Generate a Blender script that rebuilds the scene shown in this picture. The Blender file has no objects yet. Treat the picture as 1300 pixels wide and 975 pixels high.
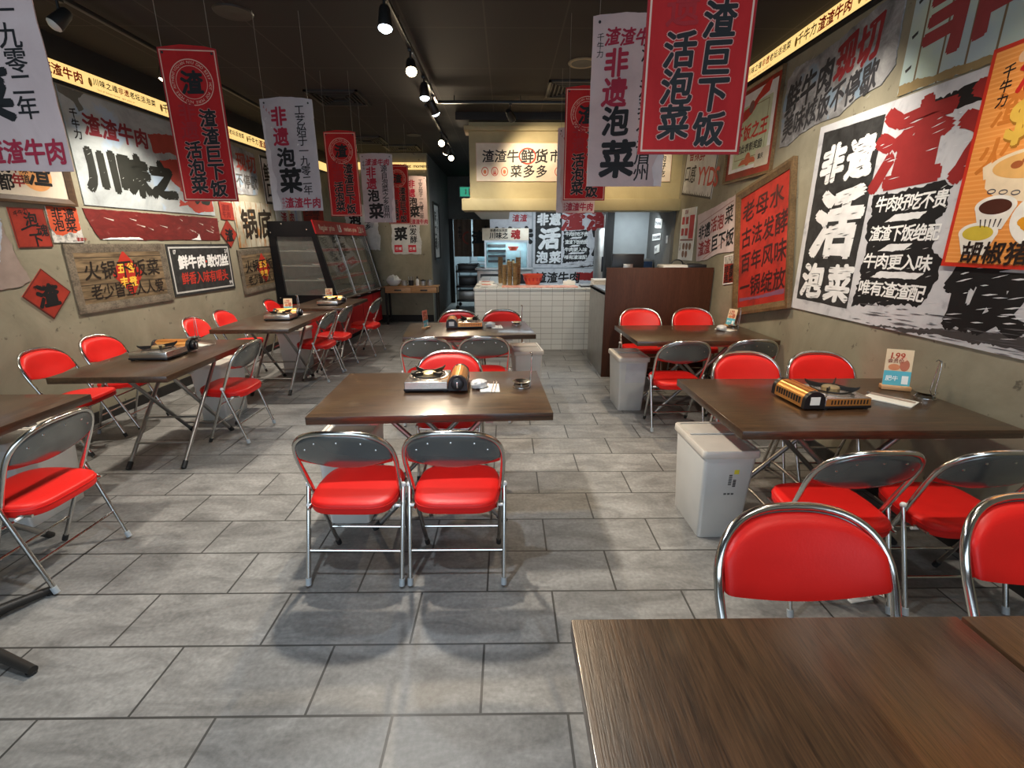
import bpy, bmesh, math, random
from mathutils import Vector, Matrix, noise
from math import sin, cos, pi, radians as R

C = bpy.context.scene.collection
S = bpy.context.scene

# ------------------------------------------------------------------ camera
cd = bpy.data.cameras.new('camera'); cam = bpy.data.objects.new('camera', cd); C.objects.link(cam)
cd.sensor_width = 36.0; cd.sensor_fit = 'HORIZONTAL'; cd.lens = 605.0 / 1300 * 36
cd.clip_start = 0.02; cd.clip_end = 100
cam.location = (0, 0, 1.576)
cam.rotation_euler = (R(90 - 16.524), 0, R(-0.6355))
S.camera = cam

# ------------------------------------------------------------------ colour management, world
S.view_settings.view_transform = 'Standard'
try: S.view_settings.look = 'None'
except Exception: pass
S.view_settings.gamma = 1.0
S.view_settings.use_curve_mapping = False
S.view_settings.exposure = 0.35
w = bpy.data.worlds.new('world'); S.world = w; w.use_nodes = True
wn = w.node_tree.nodes['Background']
wn.inputs[0].default_value = (0.62, 0.78, 1.0, 1); wn.inputs[1].default_value = 0.5

def light(name, kind, loc, energy, color, target=None, size=None, size_y=None, angle=None, blend=0.6, radius=None, parent=None):
    l = bpy.data.lights.new(name, kind); l.energy = energy; l.color = color
    if kind == 'AREA':
        l.size = size
        if size_y: l.shape = 'RECTANGLE'; l.size_y = size_y
    if kind == 'SPOT':
        l.spot_size = R(angle); l.spot_blend = blend
    if radius is not None and kind != 'AREA': l.shadow_soft_size = radius
    o = bpy.data.objects.new(name, l); C.objects.link(o); o.location = loc
    if target is not None:
        o.rotation_euler = (Vector(target) - Vector(loc)).to_track_quat('-Z', 'Y').to_euler()
    if parent: o.parent = parent
    return o

WARM = (1.0, 0.80, 0.55); NEUT = (1.0, 0.90, 0.76); COOL = (0.80, 0.90, 1.0)
# daylight from the shop front behind the camera
light('shopfront_daylight', 'AREA', (-0.6, -2.6, 1.7), 85, (0.72, 0.87, 1.0), target=(-0.6, 3, 0.9), size=5.6, size_y=2.6)
# kitchen fluorescent panels
light('kitchen_light', 'AREA', (0.9, 9.4, 2.6), 48, (0.80, 0.92, 1.0), target=(0.9, 9.9, 0), size=2.0, size_y=1.6)
light('back_room_light', 'AREA', (-0.8, 14.2, 2.5), 60, (0.70, 0.92, 1.0), target=(-0.8, 14.2, 0), size=1.4, size_y=1.2)

light('nook_fill_light', 'AREA', (2.0, 7.72, 1.98), 6, (0.80, 0.92, 1.0), target=(2.0, 8.1, 1.2), size=0.5, size_y=0.08)  # added fill that brightens the pale nook panel, not a kitchen fixture

# ------------------------------------------------------------------ materials
def nodes(name):
    m = bpy.data.materials.new(name); m.use_nodes = True
    nt = m.node_tree; b = nt.nodes['Principled BSDF']
    return m, nt, b
def setin(b, **k):
    for a, v in k.items():
        n = {'rough': 'Roughness', 'metal': 'Metallic', 'spec': 'Specular IOR Level', 'coat': 'Coat Weight', 'coatr': 'Coat Roughness', 'es': 'Emission Strength'}[a]
        b.inputs[n].default_value = v
def c4(c): return (c[0], c[1], c[2], 1)
def plain(name, col, rough=0.5, metal=0.0, spec=0.5, var=0.12, scale=9, bump=0.0, coat=0, bscale=60):
    m, nt, b = nodes(name); setin(b, rough=rough, metal=metal, spec=spec)
    if coat: setin(b, coat=coat, coatr=0.12)
    N = nt.nodes; L = nt.links
    tc = N.new('ShaderNodeTexCoord'); nz = N.new('ShaderNodeTexNoise'); nz.inputs['Scale'].default_value = scale; nz.inputs['Detail'].default_value = 4
    L.new(tc.outputs['Object'], nz.inputs['Vector'])
    rp = N.new('ShaderNodeValToRGB'); rp.color_ramp.elements[0].position = 0.3; rp.color_ramp.elements[1].position = 0.7
    rp.color_ramp.elements[0].color = c4([x * (1 - var) for x in col]); rp.color_ramp.elements[1].color = c4([min(1, x * (1 + var)) for x in col])
    L.new(nz.outputs['Fac'], rp.inputs['Fac']); L.new(rp.outputs['Color'], b.inputs['Base Color'])
    if bump:
        n2 = N.new('ShaderNodeTexNoise'); n2.inputs['Scale'].default_value = bscale; L.new(tc.outputs['Object'], n2.inputs['Vector'])
        bp = N.new('ShaderNodeBump'); bp.inputs['Strength'].default_value = bump; bp.inputs['Distance'].default_value = 0.01
        L.new(n2.outputs['Fac'], bp.inputs['Height']); L.new(bp.outputs['Normal'], b.inputs['Normal'])
    return m
def emis(name, col, strength, base=None):
    m, nt, b = nodes(name); b.inputs['Base Color'].default_value = c4(base or col)
    b.inputs['Emission Color'].default_value = c4(col); setin(b, es=strength, rough=0.5)
    return m
def weathered(name, stops, scale=3, detail=8, stretch=(1, 1, 1), rough=0.6, dist=0.6, second=None, spec=0.3):
    """colour ramp over layered noise, an old printed / painted look; second = (colour, scale, threshold) spots"""
    m, nt, b = nodes(name); setin(b, rough=rough, spec=spec); N = nt.nodes; L = nt.links
    tc = N.new('ShaderNodeTexCoord'); mp = N.new('ShaderNodeMapping'); mp.inputs['Scale'].default_value = stretch
    L.new(tc.outputs['Object'], mp.inputs['Vector'])
    nz = N.new('ShaderNodeTexNoise'); nz.inputs['Scale'].default_value = scale; nz.inputs['Detail'].default_value = detail
    nz.inputs['Roughness'].default_value = 0.65; nz.inputs['Distortion'].default_value = dist
    L.new(mp.outputs[0], nz.inputs['Vector'])
    rp = N.new('ShaderNodeValToRGB'); e = rp.color_ramp.elements
    e[0].position, e[0].color = stops[0][0], c4(stops[0][1]); e[1].position, e[1].color = stops[-1][0], c4(stops[-1][1])
    for p, c in stops[1:-1]:
        x = e.new(p); x.color = c4(c)
    L.new(nz.outputs['Fac'], rp.inputs['Fac']); out = rp.outputs['Color']
    if second:
        n2 = N.new('ShaderNodeTexNoise'); n2.inputs['Scale'].default_value = second[1]; n2.inputs['Detail'].default_value = 6; L.new(tc.outputs['Object'], n2.inputs['Vector'])
        r2 = N.new('ShaderNodeValToRGB'); r2.color_ramp.elements[0].position = second[2]; r2.color_ramp.elements[1].position = second[2] + 0.05
        L.new(n2.outputs['Fac'], r2.inputs['Fac'])
        mx = N.new('ShaderNodeMix'); mx.data_type = 'RGBA'; L.new(r2.outputs['Color'], mx.inputs[0]); L.new(out, mx.inputs[6]); mx.inputs[7].default_value = c4(second[0]); out = mx.outputs[2]
    L.new(out, b.inputs['Base Color'])
    return m
def wood(name, c1, c2, scale=(1.2, 14, 14), rough=0.35, grain=0.5, coat=0.15, bump=0.06, spec=0.5):
    m, nt, b = nodes(name); setin(b, rough=rough, coat=coat, coatr=0.17, spec=spec); N = nt.nodes; L = nt.links
    tc = N.new('ShaderNodeTexCoord'); mp = N.new('ShaderNodeMapping'); mp.inputs['Scale'].default_value = scale; L.new(tc.outputs['Object'], mp.inputs['Vector'])
    nz = N.new('ShaderNodeTexNoise'); nz.inputs['Scale'].default_value = 2.2; nz.inputs['Detail'].default_value = 9; nz.inputs['Distortion'].default_value = 0.9; nz.inputs['Roughness'].default_value = 0.62
    L.new(mp.outputs[0], nz.inputs['Vector'])
    n3 = N.new('ShaderNodeTexNoise'); n3.inputs['Scale'].default_value = 9; n3.inputs['Detail'].default_value = 5
    mp3 = N.new('ShaderNodeMapping'); mp3.inputs['Scale'].default_value = (scale[0] * 1.5, scale[1] * 2.5, scale[2] * 2.5); L.new(tc.outputs['Object'], mp3.inputs['Vector']); L.new(mp3.outputs[0], n3.inputs['Vector'])
    md = N.new('ShaderNodeMath'); md.operation = 'MULTIPLY_ADD'; md.inputs[1].default_value = 0.45; L.new(n3.outputs['Fac'], md.inputs[0])
    m2 = N.new('ShaderNodeMath'); m2.operation = 'MULTIPLY'; m2.inputs[1].default_value = 0.55; L.new(nz.outputs['Fac'], m2.inputs[0]); L.new(m2.outputs[0], md.inputs[2])
    rp = N.new('ShaderNodeValToRGB'); rp.color_ramp.elements[0].position = 0.36; rp.color_ramp.elements[1].position = 0.66
    rp.color_ramp.elements[0].color = c4(c1); rp.color_ramp.elements[1].color = c4(c2)
    L.new(md.outputs[0], rp.inputs['Fac']); L.new(rp.outputs['Color'], b.inputs['Base Color'])
    bp = N.new('ShaderNodeBump'); bp.inputs['Strength'].default_value = bump; bp.inputs['Distance'].default_value = 0.01; L.new(n3.outputs['Fac'], bp.inputs['Height']); L.new(bp.outputs['Normal'], b.inputs['Normal'])
    return m
def floor_mat():
    m, nt, b = nodes('floor_tile'); N = nt.nodes; L = nt.links
    tc = N.new('ShaderNodeTexCoord'); mp = N.new('ShaderNodeMapping'); mp.inputs['Location'].default_value = (0.096 + 6.1, -1.571 + 12.2, 0)
    L.new(tc.outputs['Object'], mp.inputs['Vector'])
    br = N.new('ShaderNodeTexBrick'); br.offset = 0.5; br.offset_frequency = 2
    for k, v in (('Scale', 1.0), ('Mortar Size', 0.0048), ('Mortar Smooth', 0.1), ('Bias', 0.0), ('Brick Width', 0.61), ('Row Height', 0.305)): br.inputs[k].default_value = v
    br.inputs['Color1'].default_value = (0.20, 0.20, 0.20, 1); br.inputs['Color2'].default_value = (0.80, 0.80, 0.80, 1); br.inputs['Mortar'].default_value = (0.5, 0.5, 0.5, 1)
    L.new(mp.outputs[0], br.inputs['Vector'])
    n1 = N.new('ShaderNodeTexNoise'); n1.inputs['Scale'].default_value = 4.5; n1.inputs['Detail'].default_value = 10; n1.inputs['Roughness'].default_value = 0.7; n1.inputs['Distortion'].default_value = 0.8
    mp2 = N.new('ShaderNodeMapping'); mp2.inputs['Scale'].default_value = (0.7, 1.6, 1); mp2.inputs['Rotation'].default_value = (0, 0, 0.5); L.new(tc.outputs['Object'], mp2.inputs['Vector']); L.new(mp2.outputs[0], n1.inputs['Vector'])
    rp = N.new('ShaderNodeValToRGB'); rp.color_ramp.elements[0].position = 0.28; rp.color_ramp.elements[1].position = 0.75
    rp.color_ramp.elements[0].color = (0.092, 0.090, 0.086, 1); rp.color_ramp.elements[1].color = (0.285, 0.280, 0.266, 1)
    L.new(n1.outputs['Fac'], rp.inputs['Fac'])
    n4 = N.new('ShaderNodeTexNoise'); n4.inputs['Scale'].default_value = 55; n4.inputs['Detail'].default_value = 6; L.new(tc.outputs['Object'], n4.inputs['Vector'])
    r4 = N.new('ShaderNodeValToRGB'); r4.color_ramp.elements[0].position = 0.3; r4.color_ramp.elements[1].position = 0.72; r4.color_ramp.elements[0].color = (0.72, 0.72, 0.72, 1); r4.color_ramp.elements[1].color = (1.15, 1.15, 1.15, 1); L.new(n4.outputs['Fac'], r4.inputs['Fac'])
    mu = N.new('ShaderNodeMix'); mu.data_type = 'RGBA'; mu.blend_type = 'MULTIPLY'; mu.inputs[0].default_value = 0.8; L.new(rp.outputs['Color'], mu.inputs[6]); L.new(r4.outputs['Color'], mu.inputs[7])
    # tile to tile tone
    hs = N.new('ShaderNodeMapRange'); hs.inputs['To Min'].default_value = 0.86; hs.inputs['To Max'].default_value = 1.16; L.new(br.outputs['Color'], hs.inputs['Value'])
    m3 = N.new('ShaderNodeMix'); m3.data_type = 'RGBA'; m3.blend_type = 'MULTIPLY'; m3.inputs[0].default_value = 1.0; L.new(mu.outputs[2], m3.inputs[6]); L.new(hs.outputs[0], m3.inputs[7])
    mx = N.new('ShaderNodeMix'); mx.data_type = 'RGBA'; L.new(br.outputs['Fac'], mx.inputs[0]); L.new(m3.outputs[2], mx.inputs[6]); mx.inputs[7].default_value = (0.035, 0.034, 0.032, 1)
    L.new(mx.outputs[2], b.inputs['Base Color'])
    rr = N.new('ShaderNodeMapRange'); rr.inputs['To Min'].default_value = 0.38; rr.inputs['To Max'].default_value = 0.6; L.new(n1.outputs['Fac'], rr.inputs['Value']); L.new(rr.outputs[0], b.inputs['Roughness'])
    bp = N.new('ShaderNodeBump'); bp.inputs['Strength'].default_value = 0.35; bp.inputs['Distance'].default_value = 0.004; bp.invert = True; L.new(br.outputs['Fac'], bp.inputs['Height']); L.new(bp.outputs['Normal'], b.inputs['Normal'])
    return m
def grid_mat(name, base, line, bw, rh, mortar, axes='XZ', offset=0.0, rough=0.4, loc=(0, 0, 0), var=0.04):
    m, nt, b = nodes(name); setin(b, rough=rough); N = nt.nodes; L = nt.links
    tc = N.new('ShaderNodeTexCoord'); sp = N.new('ShaderNodeSeparateXYZ'); cb = N.new('ShaderNodeCombineXYZ'); L.new(tc.outputs['Object'], sp.inputs[0])
    L.new(sp.outputs[axes[0]], cb.inputs['X']); L.new(sp.outputs[axes[1]], cb.inputs['Y'])
    mp = N.new('ShaderNodeMapping'); mp.inputs['Location'].default_value = loc; L.new(cb.outputs[0], mp.inputs['Vector'])
    br = N.new('ShaderNodeTexBrick'); br.offset = offset
    for k, v in (('Scale', 1.0), ('Mortar Size', mortar), ('Mortar Smooth', 0.1), ('Brick Width', bw), ('Row Height', rh)): br.inputs[k].default_value = v
    br.inputs['Color1'].default_value = c4([x * (1 - var) for x in base]); br.inputs['Color2'].default_value = c4([min(1, x * (1 + var)) for x in base]); br.inputs['Mortar'].default_value = c4(line)
    L.new(mp.outputs[0], br.inputs['Vector']); L.new(br.outputs['Color'], b.inputs['Base Color'])
    return m
def glass_mat(name, tint, refl=0.08, rough=0.02, haze=0.1):
    m = bpy.data.materials.new(name); m.use_nodes = True; nt = m.node_tree; nt.nodes.clear(); N = nt.nodes; L = nt.links
    o = N.new('ShaderNodeOutputMaterial'); t = N.new('ShaderNodeBsdfTransparent'); t.inputs[0].default_value = c4(tint)
    g = N.new('ShaderNodeBsdfGlossy'); g.inputs['Roughness'].default_value = rough; lw = N.new('ShaderNodeLayerWeight'); lw.inputs[0].default_value = 0.5; fr = N.new('ShaderNodeMath'); fr.operation = 'POWER'; fr.inputs[1].default_value = 4.0; L.new(lw.outputs['Facing'], fr.inputs[0])
    ad = N.new('ShaderNodeMath'); ad.operation = 'ADD'; ad.inputs[1].default_value = refl; ad.use_clamp = True; L.new(fr.outputs[0], ad.inputs[0])
    mx = N.new('ShaderNodeMixShader'); L.new(ad.outputs[0], mx.inputs[0]); L.new(t.outputs[0], mx.inputs[1]); L.new(g.outputs[0], mx.inputs[2]); df = N.new('ShaderNodeBsdfDiffuse'); df.inputs[0].default_value = (0.55, 0.53, 0.48, 1)
    m2 = N.new('ShaderNodeMixShader'); m2.inputs[0].default_value = haze; L.new(mx.outputs[0], m2.inputs[1]); L.new(df.outputs[0], m2.inputs[2]); L.new(m2.outputs[0], o.inputs[0])
    return m
def plank_mat(name, c1, c2, dark, rows, h):
    """old boards printed on a sign: horizontal planks"""
    m, nt, b = nodes(name); setin(b, rough=0.55); N = nt.nodes; L = nt.links
    tc = N.new('ShaderNodeTexCoord'); mp = N.new('ShaderNodeMapping'); mp.inputs['Scale'].default_value = (1.5, 12, 1); L.new(tc.outputs['Object'], mp.inputs['Vector'])
    nz = N.new('ShaderNodeTexNoise'); nz.inputs['Scale'].default_value = 2.5; nz.inputs['Detail'].default_value = 8; nz.inputs['Distortion'].default_value = 0.8; L.new(mp.outputs[0], nz.inputs['Vector'])
    rp = N.new('ShaderNodeValToRGB'); rp.color_ramp.elements[0].position = 0.3; rp.color_ramp.elements[1].position = 0.7; rp.color_ramp.elements[0].color = c4(c1); rp.color_ramp.elements[1].color = c4(c2); L.new(nz.outputs['Fac'], rp.inputs['Fac'])
    br = N.new('ShaderNodeTexBrick'); br.offset = 0
    for k, v in (('Scale', 1.0), ('Mortar Size', 0.004), ('Brick Width', 4.0), ('Row Height', h / rows)): br.inputs[k].default_value = v
    m2 = N.new('ShaderNodeMapping'); m2.inputs['Location'].default_value = (2.0, h / 2, 0); L.new(tc.outputs['Object'], m2.inputs['Vector']); L.new(m2.outputs[0], br.inputs['Vector'])
    mx = N.new('ShaderNodeMix'); mx.data_type = 'RGBA'; L.new(br.outputs['Fac'], mx.inputs[0]); L.new(rp.outputs['Color'], mx.inputs[6]); mx.inputs[7].default_value = c4(dark); L.new(mx.outputs[2], b.inputs['Base Color'])
    return m
def stripe_mat(name, c1, c2, groove, pitch, rust=None, rough=0.55):
    """vertical ribs of a corrugated sheet, with rust spots"""
    m, nt, b = nodes(name); setin(b, rough=rough); N = nt.nodes; L = nt.links
    tc = N.new('ShaderNodeTexCoord')
    nz = N.new('ShaderNodeTexNoise'); nz.inputs['Scale'].default_value = 3.5; nz.inputs['Detail'].default_value = 8; nz.inputs['Distortion'].default_value = 0.5; L.new(tc.outputs['Object'], nz.inputs['Vector'])
    rp = N.new('ShaderNodeValToRGB'); rp.color_ramp.elements[0].position = 0.35; rp.color_ramp.elements[1].position = 0.65; rp.color_ramp.elements[0].color = c4(c1); rp.color_ramp.elements[1].color = c4(c2); L.new(nz.outputs['Fac'], rp.inputs['Fac'])
    br = N.new('ShaderNodeTexBrick'); br.offset = 0
    for k, v in (('Scale', 1.0), ('Mortar Size', pitch * 0.05), ('Mortar Smooth', 0.4), ('Brick Width', pitch), ('Row Height', 9.0)): br.inputs[k].default_value = v
    mp = N.new('ShaderNodeMapping'); mp.inputs['Location'].default_value = (5.03, 4.5, 0); L.new(tc.outputs['Object'], mp.inputs['Vector']); L.new(mp.outputs[0], br.inputs['Vector'])
    mx = N.new('ShaderNodeMix'); mx.data_type = 'RGBA'; L.new(br.outputs['Fac'], mx.inputs[0]); L.new(rp.outputs['Color'], mx.inputs[6]); mx.inputs[7].default_value = c4(groove); out = mx.outputs[2]
    if rust:
        n2 = N.new('ShaderNodeTexNoise'); n2.inputs['Scale'].default_value = rust[1]; n2.inputs['Detail'].default_value = 8; m3 = N.new('ShaderNodeMapping'); m3.inputs['Scale'].default_value = (1.6, 0.7, 1); L.new(tc.outputs['Object'], m3.inputs['Vector']); L.new(m3.outputs[0], n2.inputs['Vector'])
        r2 = N.new('ShaderNodeValToRGB'); r2.color_ramp.elements[0].position = rust[2]; r2.color_ramp.elements[1].position = rust[2] + 0.1; L.new(n2.outputs['Fac'], r2.inputs['Fac'])
        x2 = N.new('ShaderNodeMix'); x2.data_type = 'RGBA'; L.new(r2.outputs['Color'], x2.inputs[0]); L.new(out, x2.inputs[6]); x2.inputs[7].default_value = c4(rust[0]); out = x2.outputs[2]
    L.new(out, b.inputs['Base Color'])
    return m

_inks = {}
def ink(col, rough=0.55, wear=False):
    k = (tuple(round(x, 3) for x in col), wear)
    if k not in _inks: _inks[k] = plain('ink', col, rough, spec=0.3, var=0.22 if wear else 0.08, scale=14)
    return _inks[k]
BLACK = (0.012, 0.012, 0.013); INKRED = (0.36, 0.018, 0.03); DKRED = (0.28, 0.02, 0.02); WHITE = (0.80, 0.80, 0.79); CREAM = (0.82, 0.68, 0.55)

M = {}
M['floor'] = floor_mat()
M['wall'] = weathered('concrete_wall', [(0.25, (0.185, 0.168, 0.118)), (0.5, (0.27, 0.247, 0.178)), (0.78, (0.36, 0.33, 0.245))], scale=1.6, detail=9, rough=0.75, second=((0.13, 0.115, 0.085), 13, 0.665))
M['wallgrey'] = weathered('grey_wall', [(0.3, (0.10, 0.10, 0.095)), (0.7, (0.155, 0.155, 0.145))], scale=1.5, rough=0.8)
M['panelgrey'] = plain('pale_panel', (0.30, 0.32, 0.32), 0.6, var=0.04)
M['ceiling'] = grid_mat('ceiling_tiles', (0.013, 0.011, 0.0085), (0.040, 0.034, 0.027), 0.61, 0.92, 0.007, 'XY', rough=0.8, loc=(6.26, 0.2, 0))
M['blackpaint'] = plain('black_paint', (0.012, 0.011, 0.010), 0.7)
M['hood'] = weathered('hood_plaster', [(0.3, (0.34, 0.285, 0.15)), (0.7, (0.42, 0.355, 0.195))], scale=2.5, rough=0.6)
M['soffit'] = plain('soffit_paint', (0.46, 0.44, 0.38), 0.6, var=0.04)
M['whitetile'] = grid_mat('white_tile', (0.66, 0.66, 0.62), (0.30, 0.29, 0.26), 0.165, 0.083, 0.0028, 'XZ', rough=0.22, loc=(0.48, 0, 0))
M['kwall'] = plain('kitchen_wall', (0.30, 0.33, 0.35), 0.6, var=0.05)
M['wood'] = wood('dark_table_wood', (0.018, 0.0095, 0.0048), (0.088, 0.045, 0.021), rough=0.36, coat=0.65, spec=0.4, bump=0.12)
M['woodedge'] = wood('dark_edge_wood', (0.020, 0.010, 0.007), (0.055, 0.026, 0.016), rough=0.4)
M['deskwood'] = wood('brown_panel_wood', (0.042, 0.0135, 0.0065), (0.072, 0.0245, 0.012), scale=(10, 10, 0.8), rough=0.5, coat=0.0, bump=0.02, spec=0.25)
M['benchwood'] = wood('bench_wood', (0.40, 0.20, 0.08), (0.58, 0.33, 0.15), rough=0.5)
M['red'] = plain('red_vinyl', (0.62, 0.012, 0.009), 0.42, spec=0.3, var=0.05, bump=0.05, bscale=160)
M['chrome'] = plain('chrome', (0.62, 0.61, 0.58), 0.16, 1.0, var=0.03)
M['steel'] = plain('table_leg_steel', (0.36, 0.35, 0.33), 0.34, 0.9, var=0.1)
M['shell'] = plain('grey_back_shell', (0.185, 0.195, 0.195), 0.18, 0.7, var=0.05, scale=3)
M['rubber'] = plain('black_rubber', (0.012, 0.012, 0.012), 0.6)
M['greycap'] = plain('grey_foot_cap', (0.30, 0.33, 0.35), 0.5)
M['whitecap'] = plain('white_plastic_cap', (0.75, 0.75, 0.75), 0.4)
M['binwhite'] = plain('white_bin_plastic', (0.62, 0.61, 0.58), 0.42, var=0.06, scale=4)
M['binlid'] = plain('white_lid_plastic', (0.60, 0.555, 0.49), 0.4, var=0.08)
M['copper'] = plain('copper_steel', (0.78, 0.36, 0.10), 0.30, 0.75, var=0.1)
M['silver'] = plain('brushed_silver', (0.62, 0.57, 0.52), 0.22, 0.95, var=0.08)
M['blackpl'] = plain('black_plastic', (0.010, 0.010, 0.012), 0.35)
M['iron'] = plain('black_cast_iron', (0.02, 0.018, 0.016), 0.5, 0.3)
M['gold'] = plain('burner_brass', (0.60, 0.47, 0.26), 0.35, 0.8)
M['paper'] = plain('white_paper', (0.78, 0.77, 0.71), 0.7, var=0.05)
M['film'] = plain('wrapped_plastic', (0.50, 0.50, 0.49), 0.25, var=0.1, scale=40)
M['lightwood'] = wood('light_wood_block', (0.55, 0.28, 0.12), (0.72, 0.42, 0.20), rough=0.5)
M['bamboo'] = plain('chopstick_wood', (0.38, 0.28, 0.22), 0.4)
M['track'] = plain('track_black', (0.010, 0.010, 0.010), 0.45)
M['vent'] = plain('vent_black', (0.014, 0.013, 0.012), 0.5)
M['ventdark'] = plain('vent_cavity', (0.003, 0.003, 0.003), 0.9)
M['cord'] = plain('cord_grey', (0.20, 0.18, 0.15), 0.6)
M['lampwarm'] = emis('lamp_glow_warm', (1.0, 0.80, 0.50), 14)
M['lampcool'] = emis('lamp_glow_cool', (0.75, 0.88, 1.0), 14)
M['lampoff'] = plain('unlit_bulb', (0.55, 0.54, 0.5), 0.4)
M['stripglow'] = emis('lightbox_face', (1.0, 0.68, 0.24), 0.78, base=(0.8, 0.6, 0.25))
M['exit'] = emis('exit_sign_green', (0.05, 0.42, 0.26), 0.55)
M['frwood'] = wood('dark_frame_wood', (0.045, 0.024, 0.012), (0.10, 0.055, 0.028), rough=0.45)
M['goldframe'] = wood('old_gilt_frame', (0.070, 0.040, 0.017), (0.19, 0.115, 0.05), scale=(3, 3, 3), rough=0.45)
M['glass'] = glass_mat('cabinet_glass', (0.93, 0.94, 0.92), 0.03, 0.03, 0.09)
M['fridgeblack'] = plain('black_enamel', (0.006, 0.006, 0.007), 0.4, spec=0.2)
M['fridgered'] = plain('red_enamel', (0.42, 0.012, 0.016), 0.28)
M['fridgein'] = plain('cabinet_interior', (0.34, 0.34, 0.31), 0.6)
M['stainless'] = plain('stainless_steel', (0.50, 0.53, 0.54), 0.32, 0.85)
M['basketred'] = plain('orange_red_basket', (0.72, 0.085, 0.035), 0.45)
M['cup'] = plain('paper_cup_brown', (0.26, 0.155, 0.055), 0.5)
M['meat'] = weathered('red_printed_mat', [(0.35, (0.55, 0.12, 0.07)), (0.6, (0.75, 0.40, 0.28))], scale=14)
M['tealtray'] = plain('pale_teal_plastic', (0.42, 0.62, 0.68), 0.4)

# ------------------------------------------------------------------ mesh builder
class MB:
    def __init__(s): s.v = []; s.f = []
    def add(s, vs, fs, mat=None):
        o = len(s.v); s.v += [(mat @ Vector(p) if mat is not None else Vector(p)) for p in vs]; s.f += [tuple(i + o for i in f) for f in fs]; return s
    def box(s, x0, x1, y0, y1, z0, z1, b=0.0, mat=None):
        if b <= 0:
            return s.add([(x0, y0, z0), (x1, y0, z0), (x1, y1, z0), (x0, y1, z0), (x0, y0, z1), (x1, y0, z1), (x1, y1, z1), (x0, y1, z1)],
                         [(0, 3, 2, 1), (4, 5, 6, 7), (0, 1, 5, 4), (1, 2, 6, 5), (2, 3, 7, 6), (3, 0, 4, 7)], mat)
        bm = bmesh.new(); bmesh.ops.create_cube(bm, size=1)
        for v in bm.verts: v.co = Vector(((x0 + x1) / 2 + v.co.x * (x1 - x0), (y0 + y1) / 2 + v.co.y * (y1 - y0), (z0 + z1) / 2 + v.co.z * (z1 - z0)))
        bmesh.ops.bevel(bm, geom=bm.edges[:], offset=b, segments=2, affect='EDGES', profile=0.5)
        bm.verts.index_update(); s.add([v.co.copy() for v in bm.verts], [[v.index for v in f.verts] for f in bm.faces], mat); bm.free(); return s
    def tube(s, path, r, n=10, closed=False, mat=None):
        P = [Vector(p) for p in path]; m = len(P); rs = r if isinstance(r, (list, tuple)) else [r] * m
        T = []
        for i in range(m):
            if closed: d = P[(i + 1) % m] - P[i - 1]
            else: d = P[min(i + 1, m - 1)] - P[max(i - 1, 0)]
            T.append(d.normalized())
        u = T[0].orthogonal().normalized(); vs = []; fs = []
        for i in range(m):
            u = (u - T[i] * u.dot(T[i])).normalized(); w2 = T[i].cross(u)
            for k in range(n):
                a = 2 * pi * k / n; vs.append(P[i] + (u * cos(a) + w2 * sin(a)) * rs[i])
        for i in range(m if closed else m - 1):
            j = (i + 1) % m
            for k in range(n): fs.append((i * n + k, i * n + (k + 1) % n, j * n + (k + 1) % n, j * n + k))
        if not closed: fs.append(tuple(range(n))[::-1]); fs.append(tuple((m - 1) * n + k for k in range(n)))
        return s.add(vs, fs, mat)
    def lathe(s, prof, n=20, mat=None, cap=True):
        vs = []; fs = []; m = len(prof)
        for r_, z in prof:
            for k in range(n): a = 2 * pi * k / n; vs.append((r_ * cos(a), r_ * sin(a), z))
        for i in range(m - 1):
            for k in range(n): fs.append((i * n + k, i * n + (k + 1) % n, (i + 1) * n + (k + 1) % n, (i + 1) * n + k))
        if cap: fs.append(tuple(range(n))[::-1]); fs.append(tuple((m - 1) * n + k for k in range(n)))
        return s.add(vs, fs, mat)
    def prism(s, poly, z0, z1, mat=None):
        n = len(poly)
        return s.add([(x, y, z0) for x, y in poly] + [(x, y, z1) for x, y in poly],
                     [tuple(range(n))[::-1], tuple(range(n, 2 * n))] + [(i, (i + 1) % n, n + (i + 1) % n, n + i) for i in range(n)], mat)
    def build(s, name, mat, parent=None, smooth=35, loc=None):
        me = bpy.data.meshes.new(name); me.from_pydata([tuple(v) for v in s.v], [], s.f); me.update()
        bm = bmesh.new(); bm.from_mesh(me); bmesh.ops.recalc_face_normals(bm, faces=bm.faces[:]); bm.to_mesh(me); bm.free()
        if smooth:
            for p in me.polygons: p.use_smooth = True
            try: me.set_sharp_from_angle(angle=R(smooth))
            except Exception: pass
        me.materials.append(mat); o = bpy.data.objects.new(name, me); C.objects.link(o)
        if parent: o.parent = parent
        if loc: o.location = loc
        return o
def bx(name, mat, parent, x0, x1, y0, y1, z0, z1, b=0.0): return MB().box(x0, x1, y0, y1, z0, z1, b).build(name, mat, parent)
def tag(o, label, cat, group=None, kind=None):
    if label: o['label'] = label
    if cat: o['category'] = cat
    if group: o['group'] = group
    if kind: o['kind'] = kind
    return o
def thing(name, label, cat, loc=(0, 0, 0), rz=0, group=None):
    o = bpy.data.objects.new(name, None); C.objects.link(o); o.empty_display_size = 0.1; o.location = loc; o.rotation_euler = (0, 0, rz)
    return tag(o, label, cat, group)
def struct(o): o['kind'] = 'structure'; return o
def copy_tree(o, parent=None):
    c = o.copy(); C.objects.link(c)
    if parent: c.parent = parent
    for ch in list(o.children): copy_tree(ch, c)
    return c
def place(proto, used, x, y, rz, label, z=0, group=None, sx=1):
    o = copy_tree(proto) if used[0] else proto
    used[0] = True; o.location = (x, y, z); o.rotation_euler = (0, 0, rz); o['label'] = label; o.scale = (sx, 1, 1)
    if group: o['group'] = group
    return o

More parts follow.
